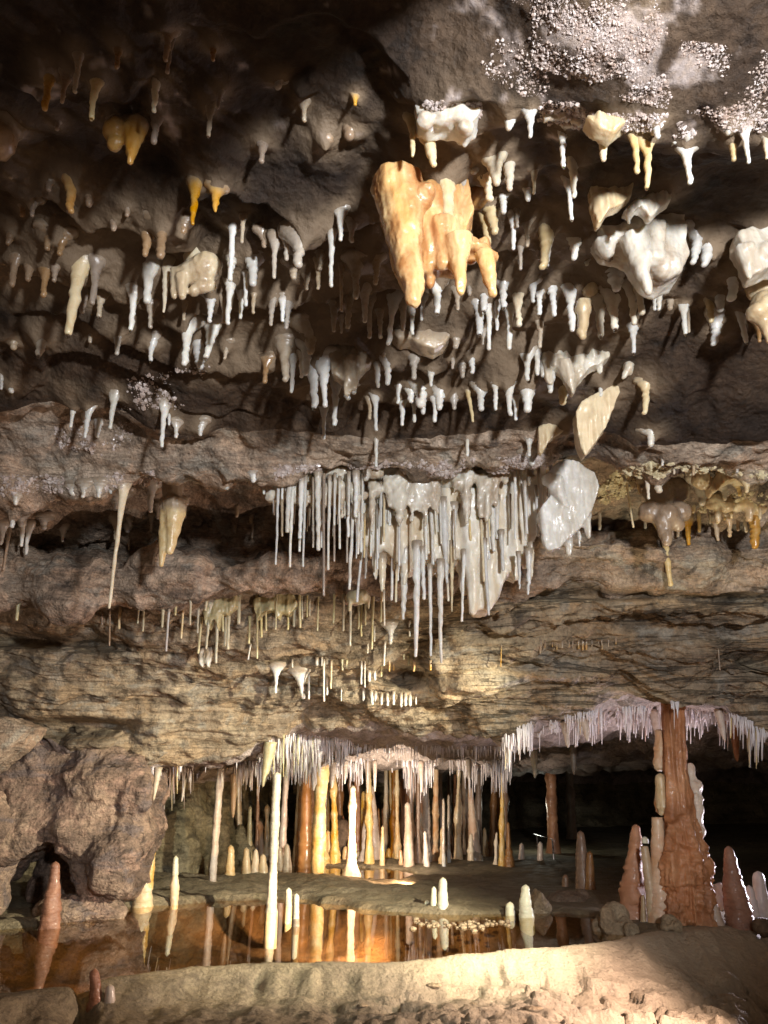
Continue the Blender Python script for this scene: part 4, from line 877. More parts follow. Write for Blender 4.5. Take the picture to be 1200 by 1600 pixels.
# ------------------------------------------------------------------ finish the shell: pull cusps, paint coat, split by part
def finish_shell():
    global SH, BV
    flatp = SH.reshape(-1, 3)
    ok = np.repeat((part == 'ceiling') | (part == 'ledge'), NX)
    idx = np.nonzero(ok)[0]; pts = flatp[idx].copy(); acc = np.zeros(len(idx)); coat = np.zeros(len(idx))
    for c, r, k in CUSPS:
        if c[1] > 5.0: continue
        d2 = ((pts[:, :2] - c[:2]) ** 2).sum(1) + .25 * (pts[:, 2] - c[2]) ** 2
        m = d2 < (r * 14) ** 2
        d = np.sqrt(d2[m])
        acc[m] = np.maximum(acc[m], k * r * 3.6 * np.exp(-d / (2.5 * r))) + .0
        coat[m] = np.maximum(coat[m], np.exp(-(d / (4.6 * r)) ** 2))
    acc = np.minimum(acc, .13)
    flatp[idx, 2] -= acc
    allcoat = np.zeros(len(flatp)); allcoat[idx] = coat
    nz = fbm(flatp * 3.0, 4, 71); x_, y_ = proj(flatp)
    zone = np.exp(-((x_ - 480) / 330) ** 2 - ((y_ - 470) / 130) ** 2) + .9 * np.exp(-((x_ - 120) / 160) ** 2 - ((y_ - 400) / 70) ** 2) + .7 * np.exp(-((x_ - 900) / 160) ** 2 - ((y_ - 430) / 110) ** 2)
    film = sstep(.1, .75, zone + .55 * nz) * .8
    film = np.where(flatp[:, 1] > 4.2, 0, film)
    allcoat = np.clip(np.maximum(allcoat * (flatp[:, 1] < 4.2), film), 0, 1)
    fz = np.exp(-((x_ - 930) / 120) ** 2 - ((y_ - 60) / 70) ** 2) * 1.2 + .6 * np.exp(-((x_ - 1130) / 120) ** 2 - ((y_ - 130) / 60) ** 2)
    frost = sstep(.45, .9, fz + .7 * fbm(flatp * 14, 4, 91)) * (flatp[:, 1] < 1.9) * .8
    strat_w = np.clip(.30 + .7 * sstep(430, 760, x_ + 60 * nz), 0, 1)
    SH = flatp.reshape(NV, NX, 3); BV = shell_bvh()
    names = {'ceiling': ('cave_ceiling', 'dark brown limestone ceiling coated with flowstone around the stalactites', 'ceil'), 'ledge': ('rock_ledge', 'grey and pink rock ledges below the ceiling', 'ledge'),
             'brow': ('rock_wall', 'bedded limestone brow above the low chamber', 'brow'), 'roof': ('low_ceiling', 'low roof over the pool chamber', 'roof'), 'backwall': ('back_wall', 'far wall of the pool chamber', 'backwall')}
    for k, (nm, lab, mt) in names.items():
        rows_ = [i for i in range(NV - 1) if PART[i] == k]
        q = QUADS[rows_].reshape(-1, 4); base = rows_[0] * NX
        v = SH[rows_[0]:rows_[-1] + 2].reshape(-1, 3)
        me = mesh_from(nm, v, q - base, M[mt])
        for an, arr in (('coat', allcoat), ('frost', frost), ('strat', strat_w)):
            a = me.attributes.new(an, 'FLOAT', 'POINT'); a.data.foreach_set('value', arr[base:base + len(v)].astype(np.float32))
        tag(put(nm, me), lab, None, None, 'structure')
# ------------------------------------------------------------------ floor, rimstone dams and pools
POOL1 = [(-420, 1640), (-200, 1600), (0, 1562), (120, 1547), (190, 1533), (300, 1519), (410, 1512), (500, 1511), (600, 1511), (700, 1500), (800, 1490), (900, 1483), (960, 1474), (985, 1463), (975, 1442), (930, 1432), (880, 1427), (800, 1428), (730, 1430), (690, 1429), (650, 1427), (600, 1424), (560, 1420), (535, 1414), (500, 1412), (478, 1405), (340, 1408), (275, 1414), (200, 1417), (155, 1421), (110, 1436), (60, 1448), (-50, 1457), (-420, 1480)]
POOL2 = [(236, 1350), (330, 1348), (440, 1352), (500, 1358), (560, 1360), (640, 1365), (655, 1373), (625, 1379), (560, 1377), (480, 1372), (420, 1370), (340, 1373), (262, 1374)]
LIP = [(-420, 1640), (-200, 1600), (0, 1562), (120, 1547), (190, 1533), (300, 1519), (410, 1512), (500, 1511), (600, 1511), (700, 1500), (800, 1490), (900, 1483), (960, 1474), (1020, 1462), (1100, 1452), (1200, 1447), (1400, 1440), (1700, 1440)]
gxs = np.linspace(-450, 1650, 520)
gys = np.concatenate([np.arange(1276, 1312, 2.0), np.arange(1312, 1400, 1.0), np.arange(1400, 1640, 1.1), np.arange(1640, 1800, 4), np.arange(1800, 2700, 40)])
GX, GY = np.meshgrid(gxs, gys)
FLW = G(GX, GY, 0.0); XY = FLW[..., :2].reshape(-1, 2)
w2 = lambda pl: G([p[0] for p in pl], [p[1] for p in pl], 0.0)[:, :2]
P1, P2, LP = w2(POOL1), w2(POOL2), w2(LIP)
d1 = sdf(XY, P1); d2 = sdf(XY, P2); dl = seg_dist(XY, LP)
pxf, pyf = GX.ravel(), GY.ravel()
front = pyf > np.interp(pxf, [p[0] for p in LIP], [p[1] for p in LIP])
x3 = np.column_stack([XY, np.zeros(len(XY))])
n1 = fbm(x3 * 1.7, 5, 201); n2 = fbm(x3 * 6, 4, 203); n3 = fbm(x3 * 18, 3, 205)
scal = .018 * np.abs(np.sin(XY[:, 0] * 9 + 2 * n1)) * (pxf > 480)
h = .052 * sstep(-.01, .05 + scal, d1) + .024 * n1 + .014 * n2 + .006 * n3 + .016 * ridged(x3 * np.array([1.6, 1.1, 1]), 3, 219) * sstep(.02, .2, d1)
h = np.where(pxf > 700, h * (1 - .55 * sstep(700, 820, pxf)), h)                 # the mud flat on the right lies lower
inn = d1 < 0
h = np.where(inn, -.015 - .27 * sstep(0, .55, -d1) + .03 * n1 + .012 * n2, h)
h = np.where((d2 < .02) & ~front, np.minimum(h, .075 * sstep(-.02, .06, d2) + (-.03) * sstep(0, .2, -d2) - .0), h)
# near dam: a rounded crest and a fluted face that drops towards the viewer
crest = .026 + .006 * n2
wid = .42 + .30 * sstep(850, 1100, pxf) + .10 * n1
flute = .030 * fbm(np.column_stack([XY[:, 0] * 9, XY[:, 1] * 1.2, 0 * pxf]), 3, 207)
drop = .15 + .13 * sstep(800, 1150, pxf) + .03 * n1
hf = crest - drop * sstep(.10, 1.0, dl / wid) ** .8 + flute * sstep(.05, .2, dl) * (1 - sstep(.5, .9, dl / wid) * .6)
far_f = sstep(.35, .7, dl)
fld = fbm(np.column_stack([XY[:, 0] * 1.25 + XY[:, 1] * .5, XY[:, 1] * 2.6, 0 * pxf]), 3, 209, .42) * 3.2
tf = fld - np.floor(fld)
terr = (tf ** 1.5 * (1 - sstep(.80, 1.0, tf)) - .25) * .10 * sstep(430, 640, pxf) * far_f * .95
fld2 = fbm(np.column_stack([XY[:, 0] * 2.6, XY[:, 1] * 4.5, 0 * pxf]), 2, 213, .4) * 2.4
t2 = fld2 - np.floor(fld2)
terr += (t2 ** 1.5 * (1 - sstep(.78, 1.0, t2)) - .25) * .022 * sstep(480, 700, pxf) * far_f
# broken plates of rimstone: stretched cells with tilted tops and open joints
_r = np.random.RandomState(19); fm = front & (pxf > 380) & (pyf < 1700)
q_ = np.column_stack([XY[fm, 0] * 2.1 + .5 * XY[fm, 1] + .10 * n2[fm], XY[fm, 1] * 3.4 + .10 * n1[fm]]); lo_, hi_ = q_.min(0), q_.max(0)
sd_ = lo_ + _r.rand(620, 2) * (hi_ - lo_); b1 = np.full(len(q_), 9.0); b2 = b1.copy(); bi = np.zeros(len(q_), int)
for k_ in range(len(sd_)):
    dd = np.hypot(q_[:, 0] - sd_[k_, 0], q_[:, 1] - sd_[k_, 1]); m1 = dd < b1
    b2 = np.where(m1, b1, np.minimum(b2, dd)); bi = np.where(m1, k_, bi); b1 = np.where(m1, dd, b1)
rh = _r.rand(620); til = (q_[:, 1] - sd_[bi, 1]) * (.5 + rh[bi])
pl_ = .045 * (rh[bi] - .5) - .09 * til - .075 * (1 - sstep(.0, .09, b2 - b1)) * (rh[bi] > .25)
plates = np.zeros(len(XY)); plates[fm] = pl_
plates *= sstep(430, 640, pxf) * sstep(.55, .85, dl / wid) * (.25 + .75 * sstep(-.5, .1, n1))
terr = terr * .4 + plates
hf = hf + terr + (.010 * n2 + .005 * n3) * sstep(.05, .4, dl) - .045 * np.maximum(0, n1) * far_f
pit = np.exp(-((pxf - 1190) / 32) ** 2 - ((pyf - 1505) / 34) ** 2) * .22 + np.exp(-((pxf - 960) / 34) ** 2 - ((pyf - 1572) / 14) ** 2) * .10 + np.exp(-((pxf - 1070) / 40) ** 2 - ((pyf - 1555) / 9) ** 2) * .07 + np.exp(-((pxf - 455) / 28) ** 2 - ((pyf - 1590) / 16) ** 2) * .09 + np.exp(-((pxf - 133) / 14) ** 2 - ((pyf - 1575) / 40) ** 2) * .16 + np.exp(-((pxf - 525) / 10) ** 2 - ((pyf - 1555) / 14) ** 2) * .05
hf = hf - pit
hf = hf + .06 * sstep(140, 60, pxf) * sstep(.02, .25, dl)            # raised block at the left end of the dam
h = np.where(front, hf, h)
mud = sstep(560, 760, pxf) * (1 - front) * (~inn) * .85 * sstep(1332, 1345, pyf)
mud = np.maximum(mud, (~front & ~inn & (pxf < 200)) * .4)
FLW[..., 2] = h.reshape(GX.shape)
fy, fx = len(gys), len(gxs)
ii, jj = np.meshgrid(np.arange(fy - 1), np.arange(fx - 1), indexing='ij')
FQ = np.stack([ii * fx + jj, (ii + 1) * fx + jj, (ii + 1) * fx + jj + 1, ii * fx + jj + 1], -1).reshape(-1, 4)
FBV = BVHTree.FromPolygons(FLW.reshape(-1, 3).tolist(), FQ.tolist())
def floor_z(x, y):
    hh = FBV.ray_cast(Vector((x, y, 1.0)), Vector((0, 0, -1)))
    return hh[0].z if hh[0] is not None else 0.0
def build_floor():
    me = mesh_from('cave_floor', FLW.reshape(-1, 3), FQ, M['floor'])
    for an, arr in (('mud', mud), ('pale', front * np.clip(.15 + .85 * sstep(480, 860, pxf + 60 * n1), 0, 1)), ('bed', np.clip(sstep(.0, .06, -d1) + sstep(0, .05, -d2), 0, 1))):
        a = me.attributes.new(an, 'FLOAT', 'POINT'); a.data.foreach_set('value', np.asarray(arr, np.float32))
    tag(put('cave_floor', me), 'silty cave floor with rimstone dams and terraces', None, None, 'structure')
    for pl, z in ((P1, 0.0), (P2, .036)):
        v = [(p[0], p[1], z) for p in offset(pl, .07)]
        me = mesh_from('pool_water', v, [list(range(len(v)))], M['water'], smooth=False)
        if me.polygons[0].normal.z < 0: me.flip_normals()
        bm = bmesh.new(); bm.from_mesh(me); bmesh.ops.triangulate(bm, faces=bm.faces[:]); bm.to_mesh(me); bm.free()
        tag(put('pool_water', me), 'still clear water over an amber silt bed', None, None, 'structure')
def offset(poly, d):
    n = len(poly); out = []
    area = sum(poly[i][0] * poly[(i + 1) % n][1] - poly[(i + 1) % n][0] * poly[i][1] for i in range(n))
    s = 1 if area > 0 else -1
    for i in range(n):
        a, b, c = poly[i - 1], poly[i], poly[(i + 1) % n]
        e1 = (b - a) / (np.linalg.norm(b - a) + 1e-9); e2 = (c - b) / (np.linalg.norm(c - b) + 1e-9)
        nn = np.array([e1[1] + e2[1], -(e1[0] + e2[0])]) * s; nn /= np.linalg.norm(nn) + 1e-9
        out.append(b + nn * d)
    return out

# ------------------------------------------------------------------ stalagmites and columns standing on the floor
def post(xb, yb, xt, yt, wb, wt, lump=.09, seed=0, rounded=True, power=1.0, bulge=(), sink=.32, seg=18, zb=None, amp=.10, s0=0.0, s1=1.0, flare=0.0, D=None):
    """upright formation; widths and ends measured on the photo, standing where its foot stands"""
    b = G(xb, yb, 0.0 if zb is None else zb) if D is None else P(xb, yb, D)
    D = b[1]
    t = P(xt, yt, D); k = depth_of(b) / F
    n = max(10, int(abs(yb - yt) / 3.2)); n = min(n, 64)
    s = np.linspace(s0, s1, n)
    pts = b + (t - b) * s[:, None]
    w = wt + (wb - wt) * (1 - s) ** power
    for c, a, q in bulge: w = w + a * np.exp(-((s - c) / q) ** 2)
    if flare: w = w + flare * np.exp(-s / .07)
    r = w * .5 * k
    if rounded and s1 >= 1:
        H = np.linalg.norm(t - b); rt = wt * .5 * k; u = np.clip((1 - s) * H / (rt * 1.2), 0, 1); r = r * np.sqrt(np.clip(1 - (1 - u) ** 2, .02, 1))
    r_ = np.random.RandomState(seed)
    if s0 <= 0:
        pts = np.vstack([pts[:1] - [0, 0, sink], pts]); r = np.append(r[0] * 1.05, r)
    v, f = ring_tube(pts, r, seg, seed, lump * .5)
    c = np.repeat(pts, seg, 0); c = np.vstack([c, pts[:1], pts[-1:]])
    sc_ = 1.0 / max(.02, r.max())
    nz = fbm(v * np.array([sc_, sc_, sc_ * .55]) * .9, 4, seed) * amp + .5 * amp * fbm(v * np.array([sc_ * 2.5, sc_ * 2.5, sc_ * 5]), 3, seed + 5)
    nz = nz + .02 * np.sin(v[:, 2] * sc_ * 7.0 + 3 * fbm(v * 3, 2, seed)) * (amp / .1) * .7
    v = c + (v - c) * (1 + nz)[:, None]
    return v, f, b
def stand(name, label, cat, mat, args, kw=None, group=None, tips=()):
    v, f, b = post(*args, **(kw or {}))
    if not tips: return tag(put(name, mesh_from(name, v - b, f, M[mat]), b), label, cat, group)
    t = thing(name, label, cat, b, group)
    put('shaft', mesh_from('shaft', v - b, f, M[mat]), (0, 0, 0), t)
    for nm, tm, a2, k2 in tips:
        v, f, _ = post(*a2, **(k2 or {}))
        put(nm, mesh_from(nm, v - b, f, M[tm]), (0, 0, 0), t)
    return t
def build_posts():
    sg, cl = 'stalagmite', 'column'
    stand('column', 'tall slender pale green column rising out of the pool, nearest of the full height columns', cl, 'palecol', (424, 1425, 433, 1206, 15, 13), dict(seed=1, bulge=[(.45, 2, .03), (.3, -1.5, .05), (.62, 1.5, .04)], flare=6))
    stand('column', 'slender greyish pink column standing on the far rimstone dam', cl, 'greycol', (332, 1374, 345, 1200, 12, 11), dict(seed=2, zb=.08, bulge=[(.55, 2, .05), (.85, 2, .06)], rounded=False))
    for i, (a, lb, red) in enumerate([((451, 1416, 451, 1387, 11, 9), 'small white stalagmite standing in the pool, further one of a close pair', 0), ((462, 1447, 463, 1396, 11, 9), 'small white stalagmite with an orange foot, nearer one of a close pair in the pool', 1)]):
        stand(sg, lb, sg, 'paleposts', a, dict(seed=10 + i, amp=.05), None, [('foot', 'orange', (462, 1448, 462.5, 1436, 11.6, 11.0), dict(seed=20, amp=.05, rounded=False))] if red else ())
    for i, (a, lb) in enumerate([((692, 1427, 692, 1371, 17, 12), 'tallest pale stalagmite of the trio at the edge of the pool'), ((678, 1426, 678, 1385, 13, 8), 'middle pale stalagmite of the trio at the edge of the pool'), ((667, 1424, 667, 1406, 10, 7), 'shortest pale stalagmite of the trio at the edge of the pool')]):
        stand(sg, lb, sg, 'paleposts', a, dict(seed=30 + i, amp=.06))
    stand(sg, 'pale stumpy stalagmite beside a flat orange rock at the edge of the mud flat', sg, 'paleposts', (822, 1433, 821, 1382, 22, 11), dict(seed=35, amp=.14))
    stand(sg, 'short pale stalagmite stump beside the stumpy one at the mud flat', sg, 'paleposts', (797, 1430, 797, 1409, 15, 11), dict(seed=36, amp=.14))
    stand(sg, 'knobbly golden stalagmite with two unequal tops against the purple rock', sg, 'goldcol', (223, 1416, 226, 1345, 33, 14), dict(seed=37, amp=.16, power=.8), None, [('upper_tip', 'goldcol', (231, 1390, 239, 1324, 16, 9), dict(seed=38, amp=.14, zb=.05, sink=0, D=G(223, 1416)[1]))])
    stand(sg, 'slender stalagmite with a white top and orange brown waist in the pool', sg, 'goldcol', (272, 1414, 274, 1352, 13, 8), dict(seed=39, amp=.12, rounded=False, bulge=[(.45, 3, .15)]), None, [('white_tip', 'paleposts', (273.5, 1368, 275, 1337, 10.5, 7), dict(seed=40, D=G(272, 1414)[1], amp=.08, zb=.28, sink=0))])
    stand(sg, 'short cream stub standing in the pool under the purple rock', sg, 'goldcol', (177, 1421, 177, 1380, 23, 20), dict(seed=41, amp=.08))
    stand(sg, 'reddish stalagmite with a rough rounded top beside the dark hollow', sg, 'pinkcol2', (78, 1450, 87, 1346, 32, 13), dict(seed=42, amp=.24, power=.9))
    stand(sg, 'dull orange stalagmite in the gap of the near dam', sg, 'pinkcol2', (150, 1596, 148, 1513, 30, 15), dict(seed=43, zb=-.14, amp=.2))
    stand(sg, 'pale grey stalagmite close beside the dull orange one in the near dam', sg, 'greycol', (172, 1596, 172, 1538, 21, 13), dict(seed=44, zb=-.14, amp=.08))
    # behind the far dam
    lowz = dict(zb=.06)
    for i, (a, lb, mt) in enumerate([
        ((359, 1368, 361, 1320, 17, 9), 'cream stalagmite just behind the far dam beside the grey pink column', 'goldcol'), ((385, 1366, 385, 1324, 17, 7), 'pointed cream stalagmite, tallest of the small group behind the far dam', 'goldcol'),
        ((398, 1366, 400, 1326, 13, 7), 'cream stalagmite, second of the small group behind the far dam', 'goldcol'), ((411, 1366, 411, 1334, 17, 7), 'squat cream stalagmite, nearest the pale green column in the small group', 'goldcol'),
        ((389, 1345, 391, 1259, 11, 5), 'tall thin greenish stalagmite behind the small cream group', 'yellow'), ((373, 1290, 373, 1264, 12, 6), 'small greenish white stalagmite on the olive boulder', 'palecol'),
        ((417, 1340, 417, 1322, 10, 8), 'tiny cream stub above the small group behind the far dam', 'goldcol'), ((449, 1356, 448, 1318, 16, 7), 'squat golden stalagmite beneath the hanging white column', 'goldcol'), ((438, 1356, 437, 1322, 10, 6), 'slim golden stalagmite beside the squat golden one', 'goldcol'),
        ((597, 1352, 598, 1290, 9, 5), 'thin cream stalagmite before the brown columns', 'goldcol'), ((607, 1342, 607, 1325, 10, 7), 'tiny rounded cream stalagmite at the back of the flat', 'goldcol'), ((616, 1342, 616, 1332, 7, 6), 'tiniest rounded cream stub at the back of the flat', 'goldcol'),
        ((639, 1354, 637, 1253, 18, 9), 'pinkish stalagmite with a stepped outline before the brown columns', 'pinkcol'), ((667, 1357, 664, 1298, 11, 5), 'slim pale stalagmite standing nearest on the dark flat', 'greycol'), ((627, 1352, 626, 1327, 8, 5), 'small purplish stub before the brown columns', 'pinkcol'),
        ((759, 1336, 757, 1293, 9, 5), 'small cream stalagmite behind the pink stalagmite with a white foot', 'goldcol'), ((795, 1346, 795, 1340, 8, 5), 'tiny pink stub at the dark end of the flat', 'pinkcol'),
        ((571, 1344, 568, 1236, 17, 7), 'pale pointed stalagmite with a wide waist in the middle of the chamber', 'goldcol'), ((587, 1344, 580, 1226, 22, 8), 'pinkish ragged stalagmite just behind the pale pointed one', 'pinkcol'), ((602, 1330, 599, 1262, 12, 6), 'rusty brown stalagmite deep in the chamber', 'redcol'),
        ((519, 1348, 512, 1297, 16, 10), 'cream stalagmite leaning against the thick orange column', 'goldcol'), ((540, 1345, 540, 1322, 11, 8), 'small cream stub beside the knobbly tan stalagmite', 'goldcol'), ((560, 1345, 560, 1330, 10, 8), 'small round cream stub on the other side of the tan stalagmite', 'goldcol')]):
        stand(sg, lb, sg, mt, a, dict(seed=60 + i, amp=.12, **lowz), 'stalagmites of the pool chamber')
    stand(sg, 'tall knobbly tan stalagmite with a spreading orange foot', sg, 'goldcol', (549, 1366, 551, 1226, 15, 9), dict(seed=90, amp=.12, zb=.06, flare=16, bulge=[(.75, 3, .08), (.5, -1, .1)]))
    stand(sg, 'pink orange stalagmite with a bright white spreading foot at the dark end', sg, 'pinkcol', (742, 1346, 735, 1230, 22, 8), dict(seed=91, amp=.10, zb=.04, power=1.2), None, [('white_foot', 'white', (744, 1347, 741, 1326, 32, 16), dict(seed=92, zb=.03, amp=.25, rounded=False, power=.7))])
    stand('column', 'thick orange and cream column with a rough skin behind the far dam', cl, 'goldcol', (496, 1364, 502, 1185, 21, 22), dict(seed=93, amp=.10, zb=.06, rounded=False, bulge=[(.92, 8, .12), (.62, -3, .1)]))
    stand('column', 'wide dark amber column with a smooth back lit face', cl, 'amber', (476, 1356, 480, 1195, 26, 14), dict(seed=94, amp=.08, zb=.04, rounded=False))
    stand('column', 'slim golden column between the white hanging column and the amber one', cl, 'goldcol', (463, 1352, 470, 1200, 12, 8), dict(seed=95, amp=.12, zb=.04, rounded=False))
    stand('hanging_column', 'white pipe like stalactite ending in a pale bulb behind the pale green column', 'stalactite', 'greycol', (441, 1322, 448, 1196, 9, 9), dict(seed=96, zb=.35, sink=.02, D=11.5, bulge=[(.1, 3, .12)]))
    for i, (a, mt, lb) in enumerate([((657, 1340, 655, 1200, 17, 10), 'redcol', 'brownish orange column reaching the fringe in the middle of the chamber'), ((621, 1338, 622, 1200, 9, 9), 'browncol', 'thin brown column between two stalagmites in the middle of the chamber'), ((630, 1338, 631, 1215, 12, 9), 'redcol', 'rusty column half hidden by the pinkish stepped stalagmite'),
        ((531, 1340, 531, 1205, 12, 10), 'browncol', 'shadowed brown column behind the knobbly tan stalagmite'), ((711, 1336, 711, 1210, 7, 5), 'redcol', 'thin reddish column in the glittering gap'), ((702, 1330, 702, 1205, 8, 6), 'browncol', 'thin dark column in the glittering gap'), ((748, 1334, 748, 1205, 10, 9), 'browncol', 'dark brown column right behind the pink stalagmite with a white foot'),
        ((771, 1336, 773, 1205, 15, 10), 'browncol', 'dim brown column at the dark end of the chamber'), ((783, 1336, 781, 1205, 11, 9), 'browncol', 'second dim brown column at the dark end of the chamber'), ((485, 1350, 487, 1200, 14, 10), 'browncol', 'brown column hidden behind the thick orange column'),
        ((865, 1332, 859, 1168, 18, 13), 'redcol', 'slender amber column beside the lit opening in the dark'), ((894, 1310, 888, 1165, 14, 11), 'browncol', 'dim brown column right of the slender amber one')]):
        stand('column', lb, cl, mt, a, dict(seed=110 + i, amp=.10, zb=.04, rounded=False, flare=5, bulge=[(.3 + .04 * i, 3, .06), (.8 - .03 * i, 3, .08), (.55, -2, .08)]), 'columns deep in the chamber')
    for i, (a, lb) in enumerate([((693, 1332, 693, 1247, 6, 4), 'white glinting thin stalagmite in the glittering gap'), ((701, 1326, 701, 1241, 6, 4), 'tallest white thin stalagmite in the glittering gap')]):
        stand(sg, lb, sg, 'white', a, dict(seed=130 + i, zb=.25, sink=.3), 'stalagmites of the pool chamber')
    for i, (a, lb) in enumerate([((815, 1342, 815, 1317, 11, 6), 'small pinkish stub at the foot of the lit opening'), ((844, 1344, 844, 1315, 10, 7), 'small orange stub under the lit opening'), ((911, 1388, 907, 1298, 27, 11), 'dim brown stalagmite in the dark beside the big column'), ((922, 1390, 921, 1330, 17, 9), 'dim brown stalagmite leaning on its taller neighbour in the dark'), ((883, 1384, 883, 1366, 12, 9), 'dim small stub on the dark mud flat')]):
        stand(sg, lb, sg, 'browncol' if i > 1 else 'pinkcol', a, dict(seed=140 + i, amp=.10, zb=.03))
    r_ = np.random.RandomState(404)
    for k in range(92):
        x = 350 + 450 * r_.rand(); D = 11.6 + 3.0 * r_.rand()
        if x < 430: D = min(D, 12.6)
        b = P(x, 1300, D); yb = 800 + F * math.tan(TH + math.atan((EYE - .05) / D)); full = r_.rand() < .42
        yt = 1198 if full else yb - 14 - 85 * r_.rand() ** 1.8
        w = (5 + 8 * r_.rand()) if full else 5 + 8 * r_.rand()
        stand('column' if full else sg, ('slim irregular column among the crowd deep in the chamber' if full else 'irregular stalagmite among the crowd deep in the chamber'), cl if full else sg,
              ('goldcol', 'pinkcol', 'greycol', 'browncol', 'goldcol', 'redcol')[k % 6], (x, yb, x + 6 * (r_.rand() - .5), yt, w * 1.15, w * (.75 if full else .5)), dict(seed=500 + k, amp=.20, zb=.05, rounded=not full, D=D, bulge=[(r_.rand(), w * .4, .08), (r_.rand(), w * .3, .05), (r_.rand(), -w * .25, .08)], flare=w * .5), 'crowd of columns deep in the chamber' if full else 'crowd of stalagmites deep in the chamber')
    # the great rusty column and its company
    t = thing('great_column', 'great rusty orange column with a broad fluted base, largest column in view', cl, G(1076, 1448, 0))
    b0 = np.array(t.location)
    D0 = G(1076, 1448)[1]
    def part_(nm, mat, args, **kw):
        v, f, _ = post(*args, **kw); return put(nm, mesh_from(nm, v - b0, f, M[mat]), (0, 0, 0), t)
    prof = [(1088, 1052, 36), (1110, 1052, 33), (1150, 1052, 33), (1200, 1055, 36), (1240, 1061, 41), (1280, 1064, 47), (1320, 1068, 54), (1345, 1070, 56), (1372, 1072, 62), (1410, 1074, 66), (1450, 1076, 70), (1475, 1077, 76)]
    pts = np.array([P(x, min(y, 1448), D0) - [0, 0, max(0, y - 1448) * .006] for y, x, w_ in prof]); rad = np.array([w_ * .5 * depth_of(p) / F for p, (y, x, w_) in zip(pts, prof)])
    s_ = np.linspace(0, len(pts) - 1, 60); pts = np.stack([np.interp(s_, np.arange(len(rad)), pts[:, i]) for i in range(3)], -1); rad = np.interp(s_, np.arange(len(rad)), rad)
    v, f = fuse([ring_tube(pts[::-1], rad[::-1], 28, 160, .03), cone(1052, 1330, 8, 1052, 1440, 16, D0 - .10), cone(1088, 1340, 10, 1098, 1440, 16, D0 - .08), cone(1072, 1350, 10, 1074, 1440, 18, D0 - .12), ball(1084, 1342, 13, D0 - .10), ball(1066, 1310, 16, D0 - .08), ball(1090, 1368, 11, D0 - .10), cone(1046, 1100, 8, 1050, 1280, 10, D0 - .09), cone(1060, 1105, 8, 1064, 1270, 9, D0 - .09)], .011, 2)
    ax = np.interp(v[:, 2], pts[::-1, 2], pts[::-1, 0]); cx_ = v[:, 0] - ax; cy_ = v[:, 1] - D0; ang = np.arctan2(cy_, cx_)
    low = sstep(1.0, .35, v[:, 2])
    nn = fbm(np.column_stack([np.cos(ang) * 4.5, np.sin(ang) * 4.5, v[:, 2] * 1.6]), 4, 165) * (.014 + .034 * low) + fbm(v * 15, 3, 166) * (.006 + .012 * low) + ridged(v * np.array([6, 6, 9]), 3, 168) * .022 * low
    kk = np.floor(v[:, 2] / .16 + .5 * fbm(v * 2.5, 2, 5)).astype(np.int64)
    nn -= .05 * low * (_hash(kk, 0 * kk, 0 * kk, 3) - .5)
    v = v + np.column_stack([np.cos(ang), np.sin(ang), 0 * ang]) * nn[:, None]
    put('shaft', mesh_from('shaft', v - b0, f, M['redcol']), (0, 0, 0), t)
    v, f = fuse([cone(1076, 1192, 6, 1086, 1250, 13, D0 + .05), cone(1084, 1240, 13, 1090, 1300, 10, D0 + .02), ball(1078, 1200, 8, D0 + .05), ball(1086, 1228, 12, D0 + .03), ball(1090, 1265, 11, D0), ball(1088, 1300, 13, D0)], .011, 2, .012, 14, 8)
    put('side_ridge', mesh_from('side_ridge', v - b0, f, M['pinkcol']), (0, 0, 0), t)
    v, f = fuse([cone(1031, 1212, 8, 1036, 1262, 10, D0 - .03), cone(1036, 1250, 9, 1034, 1272, 5, D0 - .03), ball(1032, 1216, 8, D0 - .03)], .010, 3, .003, 14, 9)
    put('pale_knob', mesh_from('pale_knob', v - b0, f, M['creamblock'])), bpy.data.objects['pale_knob'].__setattr__('parent', t)
    v, f = fuse([cone(1030, 1140, 7, 1031, 1200, 8, D0 + .04), cone(1030, 1240, 7, 1034, 1268, 9, D0 + .04), ball(1031, 1170, 9, D0 + .04), ball(1029, 1190, 9, D0 + .04)], .011, 2, .010, 14, 10)
    put('back_ridge', mesh_from('back_ridge', v - b0, f, M['pinkcol'])), bpy.data.objects['back_ridge'].__setattr__('parent', t)
    stand(sg, 'flat topped pink orange stalagmite pressed against the great column', sg, 'pinkcol', (1032, 1440, 1027, 1277, 36, 17), dict(seed=170, amp=.08, D=D0 - .02, rounded=False))
    stand(sg, 'slender cream stalagmite with a white tip leaning before the great column', sg, 'tancol', (1024, 1444, 1007, 1322, 22, 12), dict(seed=171, amp=.07, zb=.02, rounded=False), None, [('white_tip', 'paleposts', (1010, 1345, 1007, 1307, 13, 10), dict(seed=172, D=G(1024, 1444)[1], zb=None, s0=.72, sink=0, amp=.05))])
    stand(sg, 'brown stalagmite with a broad shadowed base beside the great column', sg, 'redcol', (990, 1440, 993, 1288, 60, 10), dict(seed=173, amp=.26, power=1.3, bulge=[(.9, 3, .1)]))
    stand(sg, 'thin tan stalagmite at the foot of the slender cream one', sg, 'tancol', (1006, 1446, 1005, 1398, 11, 7), dict(seed=174, amp=.06))
    stand(sg, 'tan rounded stub at the foot of the slender cream stalagmite', sg, 'tancol', (1026, 1448, 1026, 1424, 20, 13), dict(seed=175, amp=.10))
    stand(sg, 'tall rusty stalagmite with a rounded top beside the white ones', sg, 'pinkcol2', (1157, 1446, 1138, 1322, 50, 11), dict(seed=176, amp=.18, zb=.02, power=.9))
    stand(sg, 'knobbly lilac stalagmite between the rusty and the white one', sg, 'whitepost', (1176, 1446, 1170, 1383, 26, 10), dict(seed=177, amp=.16, zb=.02, D=6.95))
